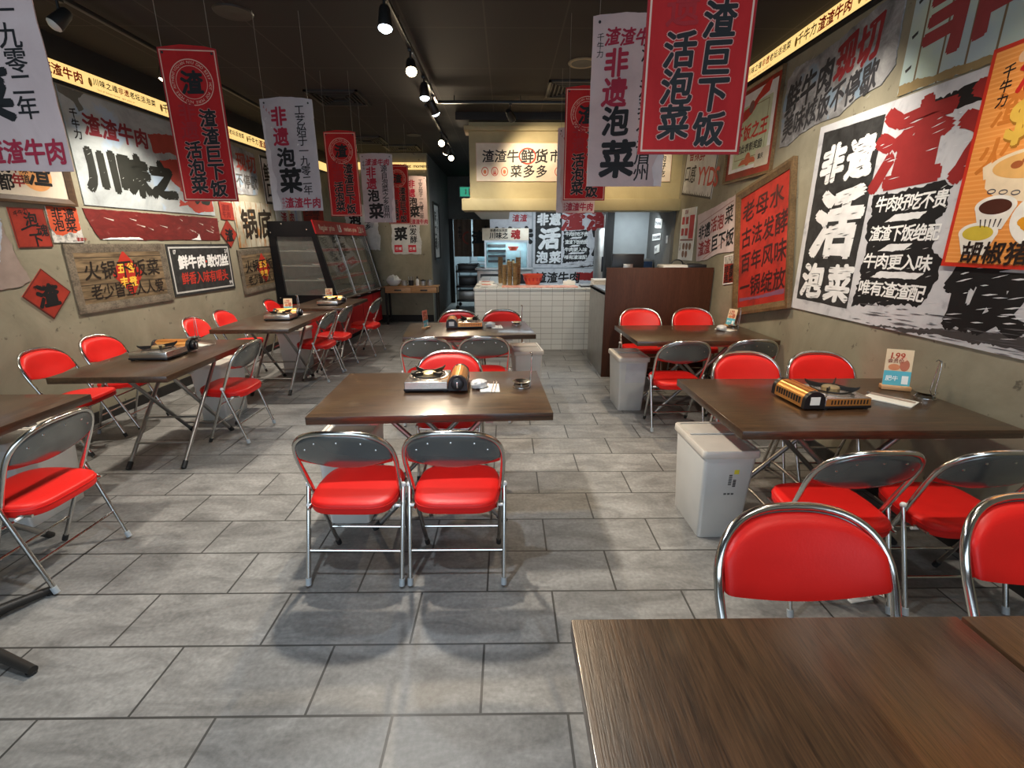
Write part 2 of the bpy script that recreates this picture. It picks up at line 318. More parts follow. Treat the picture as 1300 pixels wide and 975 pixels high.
# ------------------------------------------------------------------ lettering
_gl = {}
def glyph(ch, bold):
    k = (ch, bold)
    if k not in _gl:
        cu = bpy.data.curves.new('glyph', 'FONT'); cu.body = ch; cu.resolution_u = 3
        o = bpy.data.objects.new('glyph', cu); C.objects.link(o)
        dg = bpy.context.evaluated_depsgraph_get(); me = bpy.data.meshes.new_from_object(o.evaluated_get(dg))
        vs = [(v.co.x, v.co.y) for v in me.vertices]; fs = [tuple(p.vertices) for p in me.polygons]
        wd = max([x for x, _ in vs] or [0.3]) + 0.06
        bpy.data.objects.remove(o); bpy.data.curves.remove(cu); bpy.data.meshes.remove(me); _gl[k] = (vs, fs, wd)
    return _gl[k]
rng = random.Random(7)
def jag(poly, step=0.03, amp=0.008, seed=1):
    """a torn or dry-brushed outline: broad wander plus fine teeth of uneven length"""
    r_ = random.Random(seed); out = []
    for i in range(len(poly)):
        a = Vector(poly[i]); b = Vector(poly[(i + 1) % len(poly)]); L = (b - a).length
        if L <= 0: continue
        nrm = Vector((-(b - a).y, (b - a).x)).normalized(); t = 0.0; ph = r_.uniform(0, 50)
        while t < L:
            k = t / L; e = min(1, k * 6, (1 - k) * 6 + 0.15)
            d = amp * e * (1.1 * noise.noise((t * 9 + ph, seed * 1.7, 0)) + r_.choice((0.15, 0.3, 0.3, 0.8)) * r_.uniform(-1, 1))
            p = a.lerp(b, k) + nrm * d; out.append((p.x, p.y)); t += step * r_.uniform(0.25, 1.0)
    return out

class Print:
    """flat printing on a board of w x h metres; positions are fractions of the board (0..1, y up), sizes in metres"""
    def __init__(s, root, w, h, base=0.004, back=False):
        s.root, s.w, s.h, s.z, s.n = root, w, h, base, 0
        s.g = {}
    def mb(s, name, col, wear, lift):
        k = (name, tuple(col) if not hasattr(col, 'name') else col.name, wear, round(lift, 5))
        if k not in s.g: s.g[k] = (MB(), col)
        return s.g[k][0]
    def P(s, fx, fy): return ((fx - 0.5) * s.w, (fy - 0.5) * s.h)
    def text(s, txt, fx, fy, size, col, vert=False, bold=0.02, gap=1.0, jit=0.03, rough=0.012, shear=0.08, sx=1.0, rot=0.0, wear=False, name='lettering', lift=3, latin=False):
        """(fx, fy) is the middle of the first character"""
        mb = s.mb(name, col, wear, lift); x, y = s.P(fx, fy); z = s.z + lift * 0.0005; run = 0.0
        for i, ch in enumerate(txt):
            if ch == ' ': run += size * 0.45 * gap * sx; continue
            vs, fs, wd = glyph(ch, 0); lat = ord(ch) < 0x2000
            a = rot + rng.uniform(-jit, jit); sc = size * (1 + rng.uniform(-jit, jit)); cx0 = wd / 2 if lat else 0.5; cy0 = 0.35 if lat else 0.38
            ca, sa = cos(a), sin(a)
            if lat and not vert: run += size * wd * 0.5 * gap * sx
            ox = x + (0 if vert else run * cos(rot)); oy = y + (-run if vert else run * sin(rot))
            pts = []
            for px, py in vs:
                px += rough * noise.noise((px * 7 + i * 3.1, py * 7, ord(ch) * 0.13)); py += rough * noise.noise((px * 7, py * 7 + 9.7 + i, ord(ch) * 0.17))
                qx = (px - cx0) * sx + shear * (py - cy0) * 0.5; qy = (py - cy0) + shear * (px - cx0) * 0.6
                pts.append((ox + (qx * ca - qy * sa) * sc, oy + (qx * sa + qy * ca) * sc, z))
            mb.add(pts, fs)
            if bold > 0.004:
                nb = 4 if bold < 0.02 else 6 if bold < 0.045 else 8
                for k in range(nb):
                    a2 = 2 * pi * (k + 0.5) / nb; dx = cos(a2) * bold * size * 0.95; dy = sin(a2) * bold * size * 0.95
                    mb.add([(p[0] + dx, p[1] + dy, p[2] - 0.00002 * (k + 1)) for p in pts], fs)
                    if bold > 0.05: mb.add([(p[0] + dx * .5, p[1] + dy * .5, p[2] - 0.00002 * (k + 9)) for p in pts], fs)
            if lat and not vert: run += size * wd * 0.5 * gap * sx
            else: run += size * gap * (1 if vert else sx)
        return s
    def streaks(s, x0, x1, y0, y1, n, col, lmin=0.03, lmax=0.14, wid=0.004, slope=0.12, lift=7, seed=1):
        r_ = random.Random(seed)
        for i in range(n):
            x = r_.uniform(x0, x1); y = r_.uniform(y0, y1); l = r_.uniform(lmin, lmax) / s.w; q = r_.uniform(0.4, 1) * wid / s.h; d = slope * l * s.w / s.h * r_.uniform(0.4, 1.6)
            s.poly([(x, y), (x + l * .4, y + d * .4 - q), (x + l, y + d), (x + l * .5, y + d * .5 + q)], col, 0, 'dry_brush_mark', lift)
        return s
    def arc_text(s, txt, fx, fy, radius, size, col, a0, a1, lift=3):
        mb = s.mb('ring_lettering', col, False, lift); x, y = s.P(fx, fy); z = s.z + lift * 0.0005; n = len(txt)
        for i, ch in enumerate(txt):
            if ch == ' ': continue
            vs, fs, wd = glyph(ch, 0); a = a0 + (a1 - a0) * i / (n - 1); t = a - pi / 2; ca, sa = cos(t), sin(t)
            mb.add([(x + radius * cos(a) + ((px - wd / 2) * ca - (py - .35) * sa) * size, y + radius * sin(a) + ((px - wd / 2) * sa + (py - .35) * ca) * size, z) for px, py in vs], fs)
        return s
    def poly(s, pts, col, jagged=0.0, name='printed_patch', lift=1, seed=1, wear=False, step=0.025):
        q = [s.P(*p) for p in pts]; s.n += 1; zz = s.z + lift * 0.0005 + (s.n % 100) * 4e-6
        if jagged: q = jag(q, step, jagged, seed)
        s.mb(name, col, wear, lift).add([(a, b, zz) for a, b in q], [tuple(range(len(q)))]); return s
    def ell(s, fx, fy, rx, ry, col, name='printed_patch', lift=1, a0=0, a1=2 * pi, n=36, inner=0.0):
        s.n += 1; x, y = s.P(fx, fy); z = s.z + lift * 0.0005 + (s.n % 100) * 4e-6; mb = s.mb(name, col, False, lift)
        if inner:
            vs = []; fs = []
            for k in range(n):
                a = a0 + (a1 - a0) * k / n; vs += [(x + rx * cos(a), y + ry * sin(a), z), (x + (rx - inner) * cos(a), y + (ry - inner) * sin(a), z)]
            for k in range(n): j = (k + 1) % n; fs.append((2 * k, 2 * j, 2 * j + 1, 2 * k + 1))
            mb.add(vs, fs)
        else:
            mb.add([(x + rx * cos(a0 + (a1 - a0) * k / n), y + ry * sin(a0 + (a1 - a0) * k / n), z) for k in range(n + (0 if abs(a1 - a0 - 2 * pi) < 1e-6 else 1))], [tuple(range(n + (0 if abs(a1 - a0 - 2 * pi) < 1e-6 else 1)))])
        return s
    def frame(s, inset, width, col, name='printed_border', lift=1):
        a = (s.w / 2 - inset, s.h / 2 - inset); b = (a[0] - width, a[1] - width); z = s.z + lift * 0.0005
        vs = [(-a[0], -a[1], z), (a[0], -a[1], z), (a[0], a[1], z), (-a[0], a[1], z), (-b[0], -b[1], z), (b[0], -b[1], z), (b[0], b[1], z), (-b[0], b[1], z)]
        s.mb(name, col, False, lift).add(vs, [(0, 1, 5, 4), (1, 2, 6, 5), (2, 3, 7, 6), (3, 0, 4, 7)]); return s
    def done(s):
        for (name, *_), (mb, col) in s.g.items():
            k = _[1]; m = col if hasattr(col, 'name') else ink(col, wear=k); mb.build(name, m, s.root, smooth=0)

LP, LQ = Vector((-3.95, 0.0)), Vector((-3.58, 7.0)); LU = (LQ - LP).normalized(); LN = Vector((LU.y, -LU.x))
RX = 2.40
def on_left(s_, z, off=0.004): p = LP + LU * s_ + LN * off; return Vector((p.x, p.y, z)), math.atan2(LU.y, LU.x)
def wall_matrix(wall, u, z, ang, off):
    if wall == 'L': p = LP + LU * u + LN * off; X = Vector((LU.x, LU.y, 0)); p = Vector((p.x, p.y, z))
    elif wall == 'R': X = Vector((0, -1, 0)); p = Vector((RX - off, u, z))
    else: X = Vector((1, 0, 0)); p = Vector((u, wall - off, z))
    Zup = Vector((0, 0, 1)); n = X.cross(Zup)
    m = Matrix((X, Zup, n)).transposed().to_4x4(); m.translation = p
    return m @ Matrix.Rotation(ang, 4, 'Z')
def board(name, label, cat, wall, u, z, w_, h_, mat, ang=0.0, thick=0.006, off=0.002, outline=None, group=None, torn=0.0, seed=1, partname='board', bevel=0):
    root = thing(name, label, cat, group=group)
    root.matrix_world = wall_matrix(wall, u, z, R(ang), off)
    if outline: poly = [((x - .5) * w_, (y - .5) * h_) for x, y in outline]
    else: poly = [(-w_ / 2, -h_ / 2), (w_ / 2, -h_ / 2), (w_ / 2, h_ / 2), (-w_ / 2, h_ / 2)]
    if torn: poly = jag(poly, 0.035, torn, seed)
    MB().prism(poly, 0, thick).build(partname, mat, root, smooth=0)
    return root, Print(root, w_, h_, thick)
def frame_parts(root, w_, h_, wd, dp, mat, name='frame'):
    a, b = w_ / 2, h_ / 2; mb = MB()
    pr = [(0, 0), (0, dp), (wd * 0.35, dp), (wd, dp * 0.55), (wd, 0)]
    vs = []; fs = []
    for (sx, sy) in ((-1, -1), (1, -1), (1, 1), (-1, 1)):
        for q, d in pr: vs.append((sx * (a - q), sy * (b - q), d))
    n = len(pr)
    for i in range(4):
        j = (i + 1) % 4
        for k in range(n): fs.append((i * n + k, j * n + k, j * n + (k + 1) % n, i * n + (k + 1) % n))
    return mb.add(vs, fs).build(name, mat, root, smooth=0)

# ================================================================== THE ROOM
CEIL = 3.2
def wallbox(name, p, q, z0, z1, t, mat):
    """wall slab from p to q, its room face on the p-q line, thickness to the right of p->q"""
    p = Vector(p); q = Vector(q); u = (q - p).normalized(); n = Vector((u.y, -u.x)) * t
    return struct(MB().prism([tuple(p), tuple(q), tuple(q + n), tuple(p + n)], z0, z1).build(name, mat, smooth=0))
struct(bx('floor', M['floor'], None, -5.2, 4.6, -2.8, 16, -0.1, 0))
struct(bx('ceiling', M['ceiling'], None, -5.2, 4.6, -2.8, 16, CEIL, CEIL + 0.1))
A0 = LP - LU * 2.8; A1 = LP + LU * 9.93
wallbox('wall_left', A1, A0, 0, CEIL, 0.15, M['wall'])
wallbox('wall_right', (RX, -2.8), (RX, 8.3), 0, CEIL, 0.15, M['wall'])
XBL = A1.x
struct(bx('wall_back', M['wall'], None, XBL - 0.2, -1.51, 9.9, 10.05, 0, CEIL))
struct(bx('wall_passage', M['wallgrey'], None, -1.66, -1.51, 10.05, 13.2, 0, CEIL))
struct(bx('wall_kitchen_back', M['kwall'], None, -0.37, 4.0, 11.3, 11.45, 0, CEIL))
struct(bx('wall_kitchen_side', M['kwall'], None, -0.37, -0.22, 11.45, 13.2, 0, CEIL))
mbd = MB().box(-1.66, 4.0, 13.2, 13.35, 2.17, CEIL)
struct(mbd.build('wall_passage_end', M['wallgrey'], smooth=0))
struct(bx('trim_1', M['blackpaint'], None, -1.51, -1.40, 13.12, 13.2, 0, 2.17))
struct(bx('wall_back_room', M['kwall'], None, -2.5, 1.0, 15.4, 15.5, 0, CEIL))
struct(bx('wall_back_room_left', M['kwall'], None, -2.5, -2.4, 13.35, 15.4, 0, CEIL))
# kitchen's right-hand nook: grey return wall, pale panel and door post
struct(bx('wall_kitchen_right', M['wallgrey'], None, 3.2, 3.35, 7.0, 11.3, 0, CEIL))
struct(bx('wall_nook', M['panelgrey'], None, 1.78, 2.40, 8.3, 8.42, 0, 2.4))
struct(bx('trim_2', M['blackpaint'], None, 1.66, 1.78, 8.26, 8.44, 0, 2.4))
struct(bx('wall_nook_right', M['wallgrey'], None, 2.36, 2.40, 7.12, 8.3, 0, 2.05))
# hood over the kitchen pass, with its projecting ledge
struct(bx('wall_hood', M['hood'], None, -0.5, RX, 7.06, 7.30, 2.14, 3.11))
struct(bx('trim_3', M['hood'], None, -0.61, RX, 6.96, 7.34, 2.0, 2.155, 0.008))
struct(bx('trim_4', M['hood'], None, -0.56, RX, 7.0, 7.34, 3.0, 3.06, 0.006))
struct(bx('trim_5', M['blackpaint'], None, -0.66, RX, 6.94, 7.34, 3.11, CEIL))
mbs = MB().box(-0.5, 0.05, 7.34, 10.2, 2.03, 2.2).box(0.05, RX, 7.34, 7.7, 2.03, 2.2)
struct(mbs.build('soffit', M['soffit'], smooth=0))
# dark band above the left light box, baseboards
def strip_left(name, s0, s1, z0, z1, t, mat, back=0.0):
    p = LP + LU * s0 + LN * back; q = LP + LU * s1 + LN * back; n = LN * t
    return MB().prism([tuple(p), tuple(q), tuple(q + n), tuple(p + n)], z0, z1).build(name, mat, smooth=0)
struct(strip_left('trim_6', -2.6, 9.9, 3.0, CEIL, 0.03, M['blackpaint']))
struct(strip_left('baseboard_left', -2.6, 9.9, 0, 0.10, 0.015, M['blackpaint']))
struct(bx('baseboard_right', M['blackpaint'], None, RX - 0.015, RX, -2.6, 5.4, 0, 0.10))
struct(bx('baseboard_back', M['blackpaint'], None, XBL, -1.51, 9.885, 9.9, 0, 0.14))

# light boxes with shop lettering running under the ceiling
def lightbox(label, wall, segs, z, h, txts, char=0.10):
    L0 = segs[0][0]; L1 = segs[-1][1]
    root, pr = board('lightbox_sign', label, 'light box', wall, (L0 + L1) / 2, z, abs(L1 - L0), h, M['stripglow'], thick=0.05, partname='lit_face', group=None)
    Ln = abs(L1 - L0)
    MB().box(-Ln / 2, Ln / 2, -h / 2 - 0.015, -h / 2, 0, 0.055).build('housing', M['track'], root, smooth=0)
    x = 0.1; i = 0; r_ = random.Random(3)
    while x < Ln - 1.6:
        t = txts[i % len(txts)]; i += 1
        if t == '千牛力渣渣牛肉':
            pr.text('千牛力', x / Ln, 0.55, 0.088, (0.03, 0.02, 0.01), bold=0.02, sx=0.95); x += 0.27
            pr.text('渣渣牛肉', x / Ln, 0.53, 0.095, (0.55, 0.04, 0.01), bold=0.03, sx=1.0); x += 0.46
        else:
            x0 = x; cs = 0.062
            for part, col in ((t[:4], (0.03, 0.02, 0.01)), (t[4:6], (0.55, 0.05, 0.01)), (t[6:], (0.03, 0.02, 0.01))):
                pr.text(part, x / Ln, 0.62, cs, col, bold=0.02, gap=1.08); x += cs * 1.08 * len(part)
            pr.text('Soul of Sichuan flavour, aged pickle jar', x0 / Ln, 0.20, 0.024, (0.25, 0.14, 0.03), bold=0, jit=0); x += 0.10
        pr.ell((x - 0.06) / Ln, 0.5, 0.018, 0.035, (0.75, 0.42, 0.08), name='printed_mark')
    pr.done(); return root
TX = ['川味之魂非遗老坛活泡菜', '千牛力渣渣牛肉']
lightbox('long glowing yellow light box sign along the top of the left wall', 'L', [(3.2, 9.86)], 2.925, 0.14, TX)
lightbox('long glowing yellow light box sign along the top of the right wall', 'R', [(6.9, 1.2)], 3.132, 0.13, TX)
root, pr = board('lightbox_sign', 'short glowing yellow light box sign on the back wall above pale banner', 'light box', 9.9, -2.45, 2.97, 1.85, 0.12, M['stripglow'], thick=0.05, partname='lit_face')
pr.text('美味时刻', 0.45, 0.5, 0.085, (0.03, 0.02, 0.01)); pr.text('WeChat moments', 0.70, 0.5, 0.085, (0.03, 0.02, 0.01), bold=0.02, gap=0.9); pr.done()

# ================================================================== POSTERS ON THE LEFT WALL
M['mural'] = weathered('mural_paint', [(0.22, (0.17, 0.18, 0.18)), (0.42, (0.31, 0.34, 0.35)), (0.6, (0.42, 0.46, 0.47)), (0.8, (0.55, 0.57, 0.55))], scale=2.4, rough=0.55, second=((0.36, 0.46, 0.58), 2.2, 0.56))
M['redwash'] = weathered('red_brushed_band', [(0.3, (0.085, 0.010, 0.009)), (0.62, (0.15, 0.016, 0.014)), (0.80, (0.30, 0.20, 0.18))], scale=7, stretch=(1, 2.4, 1))
M['redcard'] = weathered('red_card', [(0.3, (0.20, 0.020, 0.012)), (0.7, (0.36, 0.038, 0.022))], scale=5)
M['orangecard'] = weathered('orange_card', [(0.3, (0.40, 0.055, 0.02)), (0.7, (0.56, 0.095, 0.038))], scale=5)
M['torngrey'] = weathered('torn_newsprint', [(0.35, (0.08, 0.08, 0.08)), (0.5, (0.45, 0.44, 0.41)), (0.7, (0.65, 0.63, 0.58))], scale=22)
M['planks'] = plank_mat('old_planks', (0.060, 0.040, 0.021), (0.27, 0.19, 0.105), (0.03, 0.02, 0.012), 5, 0.59)
M['plankframe'] = wood('old_plank_frame', (0.060, 0.048, 0.034), (0.23, 0.19, 0.14), scale=(4, 4, 4), rough=0.6)
M['cream'] = weathered('cream_print', [(0.3, (0.60, 0.50, 0.38)), (0.7, (0.76, 0.69, 0.57))], scale=3)
M['bluewash'] = weathered('blue_white_plaster', [(0.3, (0.26, 0.29, 0.36)), (0.5, (0.40, 0.44, 0.52)), (0.75, (0.62, 0.62, 0.62))], scale=6)
M['taupe'] = plain('taupe_plaster', (0.28, 0.22, 0.19), 0.7, var=0.15)
M['blackboard'] = weathered('black_board', [(0.3, (0.012, 0.012, 0.012)), (0.75, (0.05, 0.05, 0.05))], scale=12)
M['greybrush'] = weathered('grey_scraped_plaster', [(0.28, (0.085, 0.083, 0.082)), (0.5, (0.24, 0.24, 0.245)), (0.72, (0.46, 0.46, 0.46))], scale=6, detail=12, second=((0.20, 0.27, 0.34), 4, 0.57))
M['rustplate'] = stripe_mat('rusty_ribbed_sheet', (0.26, 0.24, 0.17), (0.50, 0.47, 0.38), (0.20, 0.10, 0.04), 0.13, ((0.32, 0.13, 0.03), 6, 0.53))
M['greenplate'] = stripe_mat('pale_green_ribbed_sheet', (0.36, 0.46, 0.50), (0.44, 0.54, 0.44), (0.15, 0.10, 0.05), 0.165, ((0.27, 0.21, 0.10), 4, 0.62))
M['pinkpaper'] = weathered('pink_white_torn_print', [(0.25, (0.44, 0.34, 0.34)), (0.5, (0.60, 0.49, 0.49)), (0.8, (0.70, 0.60, 0.59))], scale=4)
M['lilacpaper'] = weathered('lilac_grey_banner_print', [(0.25, (0.34, 0.31, 0.33)), (0.5, (0.44, 0.405, 0.42)), (0.8, (0.52, 0.48, 0.49))], scale=3, second=((0.74, 0.70, 0.68), 26, 0.69))
M['blushpaper'] = weathered('blush_banner_print', [(0.25, (0.44, 0.33, 0.32)), (0.5, (0.55, 0.42, 0.40)), (0.8, (0.62, 0.50, 0.48))], scale=3)
M['whitepaper'] = weathered('white_torn_print', [(0.25, (0.42, 0.42, 0.42)), (0.5, (0.62, 0.62, 0.60)), (0.8, (0.74, 0.73, 0.70))], scale=4)
M['bigpaper'] = weathered('white_scraped_print', [(0.28, (0.30, 0.30, 0.33)), (0.45, (0.52, 0.52, 0.545)), (0.8, (0.64, 0.64, 0.65))], scale=6, detail=12)
M['redbanner'] = weathered('red_banner_print', [(0.3, (0.35, 0.014, 0.016)), (0.7, (0.50, 0.026, 0.026))], scale=2.2, stretch=(3, 0.8, 1), spec=0.12)
M['redgrunge'] = weathered('red_grunge_print', [(0.30, (0.14, 0.025, 0.02)), (0.46, (0.36, 0.022, 0.015)), (0.75, (0.48, 0.045, 0.030))], scale=4, detail=10)
M['orangeposter'] = grid_mat('orange_striped_print', (0.80, 0.29, 0.060), (0.86, 0.36, 0.10), 9.0, 0.022, 0.004, 'XY', loc=(3, 0, 0), rough=0.35, var=0.03)
M['lamred'] = plain('laminated_red', (0.55, 0.02, 0.02), 0.3)

# big mural
root, pr = board('mural_poster', 'huge grey poster with big black brush characters on the left wall', 'poster', 'L', 5.41, 2.36, 1.80, 0.93, M['mural'])
pr.text('千牛力', 0.055, 0.80, 0.082, BLACK, vert=True, bold=0.03, gap=1.0)
pr.text('渣渣牛肉', 0.145, 0.735, 0.19, (0.21, 0.025, 0.035), bold=0.035, gap=1.0, sx=0.98)
pr.text('川味之', 0.15, 0.34, 0.385, (0.018, 0.019, 0.016), bold=0.085, gap=0.98, sx=0.98, rough=0.035, shear=0.03)
pr.streaks(0.05, 0.95, 0.12, 0.58, 30, (0.40, 0.43, 0.43), 0.012, 0.045, 0.0025, 0.5, seed=12)
pr.text('魂', 0.86, 0.34, 0.42, (0.022, 0.024, 0.020), bold=0.06, rough=0.03)
pr.poly([(0.51, 0.80), (0.70, 0.86), (0.88, 0.80), (0.99, 0.83), (0.99, 0.64), (0.80, 0.62), (0.66, 0.66), (0.53, 0.62)], (0.34, 0.045, 0.032), 0.012, lift=1)
pr.poly([(0.56, 0.55), (0.70, 0.60), (0.99, 0.58), (0.99, 0.05), (0.80, 0.02), (0.74, 0.10), (0.66, 0.07), (0.70, 0.28), (0.60, 0.40)], (0.36, 0.05, 0.035), 0.014, lift=1, seed=4)
pr.poly([(0.60, 0.22), (0.68, 0.27), (0.80, 0.20), (0.72, 0.12)], M['mural'], 0.01, lift=2, seed=9)
pr.poly([(0.0, 1.0), (0.14, 1.0), (0.10, 0.93), (0.12, 0.86), (0.09, 0.82), (0.07, 0.90), (0.0, 0.95)], (0.15, 0.15, 0.13), 0.006, lift=1, seed=5)
pr.done()
root, pr = board('torn_red_poster', 'wide dark red torn strip poster below the huge grey poster', 'poster', 'L', 5.41, 1.735, 1.86, 0.262, M['redwash'], outline=[(0.06, 0), (0.99, 0), (1, 0.15), (1, 1), (0.0, 1), (0.015, 0.62), (0.04, 0.2)], torn=0.006, thick=0.004)
pr.poly([(0.06, 0.0), (0.33, 0.0), (0.30, 0.09), (0.12, 0.06)], WHITE, 0.004, seed=3); pr.poly([(0.70, 0.02), (0.80, 0.0), (0.79, 0.28), (0.765, 0.10)], WHITE, 0.004, seed=5)
for i in range(14):
    x = rng.uniform(0.1, 0.95); y = rng.uniform(0.25, 0.9); d = rng.uniform(0.02, 0.06)
    pr.poly([(x, y), (x + d, y - 0.10), (x + d * 1.05, y - 0.06)], (0.52, 0.44, 0.40), 0.002, seed=i, lift=2, name='scratch_mark')
pr.done()
# framed cream poster at far left
root, pr = board('framed_poster', 'cream poster in dark wood frame behind the nearest left banner', 'poster', 'L', 3.72, 2.27, 1.36, 0.76, M['cream'], thick=0.01)
frame_parts(root, 1.40, 0.80, 0.055, 0.03, M['frwood'])
pr.ell(0.80, 0.26, 0.13, 0.12, (0.76, 0.36, 0.13), name='printed_patch'); pr.text('渣', 0.82, 0.28, 0.20, BLACK, bold=0.03)
pr.text('成都', 0.62, 0.32, 0.12, BLACK, vert=True, bold=0.03); pr.text('千年', 0.69, 0.32, 0.10, DKRED, vert=True, bold=0.03); pr.text('味道', 0.735, 0.30, 0.07, BLACK, vert=True)
pr.text('自己', 0.42, 0.11, 0.10, BLACK); pr.ell(0.46, 0.30, 0.10, 0.05, (0.75, 0.45, 0.02), name='printed_patch')
pr.done()
root, pr = board('torn_poster', 'torn blue-white and taupe plaster poster at the left edge', 'poster', 'L', 3.60, 1.53, 0.56, 0.60, M['taupe'], outline=[(0, 0), (0.78, 0.03), (0.98, 0.10), (0.90, 0.35), (0.84, 0.62), (0.78, 0.98), (0, 1)], torn=0.01, thick=0.005, seed=8)
pr.poly([(0, 0.12), (0.5, 0.2), (0.66, 0.35), (0.72, 0.55), (0.79, 0.75), (0.77, 0.97), (0, 1)], M['bluewash'], 0.02, seed=2); pr.text('川', 0.30, 0.40, 0.20, BLACK, bold=0.03); pr.done()
root, pr = board('red_card', 'square red card with black brush characters left of orange torn card', 'poster', 'L', 3.985, 1.687, 0.275, 0.295, M['redcard'], ang=1)
pr.frame(0, 0.008, (0.12, 0.02, 0.015)); pr.text('一', 0.36, 0.50, 0.10, BLACK, bold=0.03, rot=0.3); pr.text('泡', 0.55, 0.72, 0.11, BLACK, bold=0.03); pr.text('下', 0.56, 0.20, 0.11, BLACK, bold=0.03); pr.text('魂', 0.80, 0.44, 0.10, BLACK, bold=0.02); pr.text('千牛力', 0.18, 0.85, 0.04, BLACK, rot=0.3); pr.done()
root, pr = board('orange_card', 'orange card with black brush characters and torn newsprint lower edge', 'poster', 'L', 4.28, 1.718, 0.275, 0.285, M['torngrey'], torn=0.004, seed=11)
pr.poly([(0, 1), (1, 1), (0.99, 0.40), (0.80, 0.28), (0.55, 0.30), (0.35, 0.20), (0.12, 0.22), (0.0, 0.40)], M['orangecard'], 0.006, seed=6)
pr.text('非遗', 0.30, 0.80, 0.105, BLACK, bold=0.02, gap=1.05); pr.text('泡菜', 0.28, 0.49, 0.105, BLACK, bold=0.02, gap=1.05); pr.text('渣渣牛', 0.80, 0.10, 0.035, DKRED, bold=0.02); pr.done()
root, pr = board('diamond_card', 'red diamond card with one big black character left of plank poster', 'poster', 'L', 3.972, 1.175, 0.285, 0.285, M['redcard'], ang=45)
pr.frame(0, 0.008, (0.10, 0.02, 0.015)); pr.text('渣', 0.47, 0.47, 0.19, BLACK, bold=0.05, rot=-pi / 4, rough=0.02); pr.text('千年老字号', 0.42, 0.86, 0.035, BLACK, rot=-pi / 4); pr.done()
def plank_poster(label, u, z, w_, h_, ang=0):
    root, pr = board('plank_poster', label, 'poster', 'L', u, z, w_, h_, M['planks'], ang=ang)
    frame_parts(root, w_, h_, 0.075, 0.012, M['plankframe'], 'printed_frame')
    pr.poly([(0.52, 0.90), (0.69, 0.52), (0.54, 0.16), (0.37, 0.52)], (0.42, 0.03, 0.018), 0.003, name='red_diamond', lift=2)
    pr.text('五谷', 0.47, 0.62, 0.10, (0.80, 0.52, 0.06), bold=0.035, gap=1.1, lift=4, name='gold_lettering'); pr.text('丰登', 0.47, 0.40, 0.10, (0.80, 0.52, 0.06), bold=0.035, gap=1.1, lift=4, name='gold_lettering')
    pr.text('火锅下饭菜', 0.19, 0.61, 0.175, (0.02, 0.015, 0.012), bold=0.015, gap=1.0, sx=1.02, lift=6); pr.text('老少皆宜人人爱', 0.19, 0.29, 0.145, (0.02, 0.015, 0.012), bold=0.012, gap=0.98, sx=0.88, lift=6)
    pr.done()
plank_poster('wooden plank poster with red diamond above the second left table', 4.775, 1.27, 1.14, 0.59)
root, pr = board('black_sign', 'black sign with white and red brush characters and worn white border', 'sign', 'L', 5.925, 1.28, 1.11, 0.56, M['blackboard'])
pr.frame(0, 0.012, (0.03, 0.03, 0.03)); pr.frame(0.028, 0.018, (0.52, 0.52, 0.50))
pr.text('鲜牛肉', 0.20, 0.65, 0.155, WHITE, bold=0.05, gap=0.98, rough=0.03); pr.ell(0.555, 0.64, 0.014, 0.014, (0.6, 0.05, 0.03)); pr.text('敢切丝', 0.635, 0.65, 0.15, WHITE, bold=0.045, gap=0.95, rough=0.03, sx=0.95)
pr.text('鲜香入味有嚼头', 0.19, 0.33, 0.145, (0.48, 0.04, 0.025), bold=0.02, gap=0.98, sx=0.85); pr.text('17', 0.075, 0.85, 0.06, WHITE, latin=True); pr.text('21', 0.90, 0.85, 0.06, WHITE); pr.text('99', 0.90, 0.15, 0.06, WHITE); pr.done()
root, pr = board('red_card', 'small torn red card with dark characters behind red banner on left wall', 'poster', 'L', 6.56, 1.965, 0.28, 0.21, M['redcard'], torn=0.005, seed=21)
pr.text('渣渣', 0.28, 0.70, 0.085, (0.15, 0.01, 0.01)); pr.text('牛肉', 0.28, 0.3, 0.085, (0.15, 0.01, 0.01)); pr.done()
root, pr = board('diamond_card', 'dark red diamond card with black character right of red strip', 'poster', 'L', 6.53, 1.685, 0.25, 0.25, M['redcard'], ang=45)
pr.frame(0, 0.008, (0.10, 0.02, 0.015)); pr.text('渣', 0.45, 0.45, 0.17, BLACK, bold=0.04, rot=-pi / 4); pr.done()
root, pr = board('torn_poster', 'faded grey-brown torn poster with red and black characters on left wall', 'poster', 'L', 6.93, 2.50, 0.98, 0.60, M['greybrush'], outline=[(0, 0.05), (0.5, 0), (0.92, 0.04), (1, 0.3), (0.97, 0.96), (0.5, 1), (0.05, 0.97)], torn=0.012, seed=31)
pr.text('现切', 0.62, 0.70, 0.24, (0.30, 0.05, 0.035), bold=0.03, rough=0.03); pr.text('不停歇', 0.52, 0.30, 0.19, (0.06, 0.055, 0.05), bold=0.02, sx=0.9); pr.text('鲜牛肉', 0.12, 0.68, 0.15, BLACK, bold=0.03, vert=False, sx=0.8); pr.done()
root, pr = board('rusty_sign', 'rusty ribbed sign with two big black characters on left wall', 'sign', 'L', 7.22, 1.82, 1.04, 0.60, M['rustplate'], ang=1.5)
pr.text('锅底', 0.33, 0.52, 0.42, (0.025, 0.018, 0.012), bold=0.03, gap=1.0, sx=0.95, rough=0.03); pr.done()
plank_poster('wooden plank poster with red diamond left of the black display cabinet', 7.20, 1.205, 1.10, 0.59, 2)
root, pr = board('framed_poster', 'white poster in black brush border behind first white banner', 'poster', 'L', 7.98, 2.47, 0.86, 0.66, M['whitepaper'], ang=2)
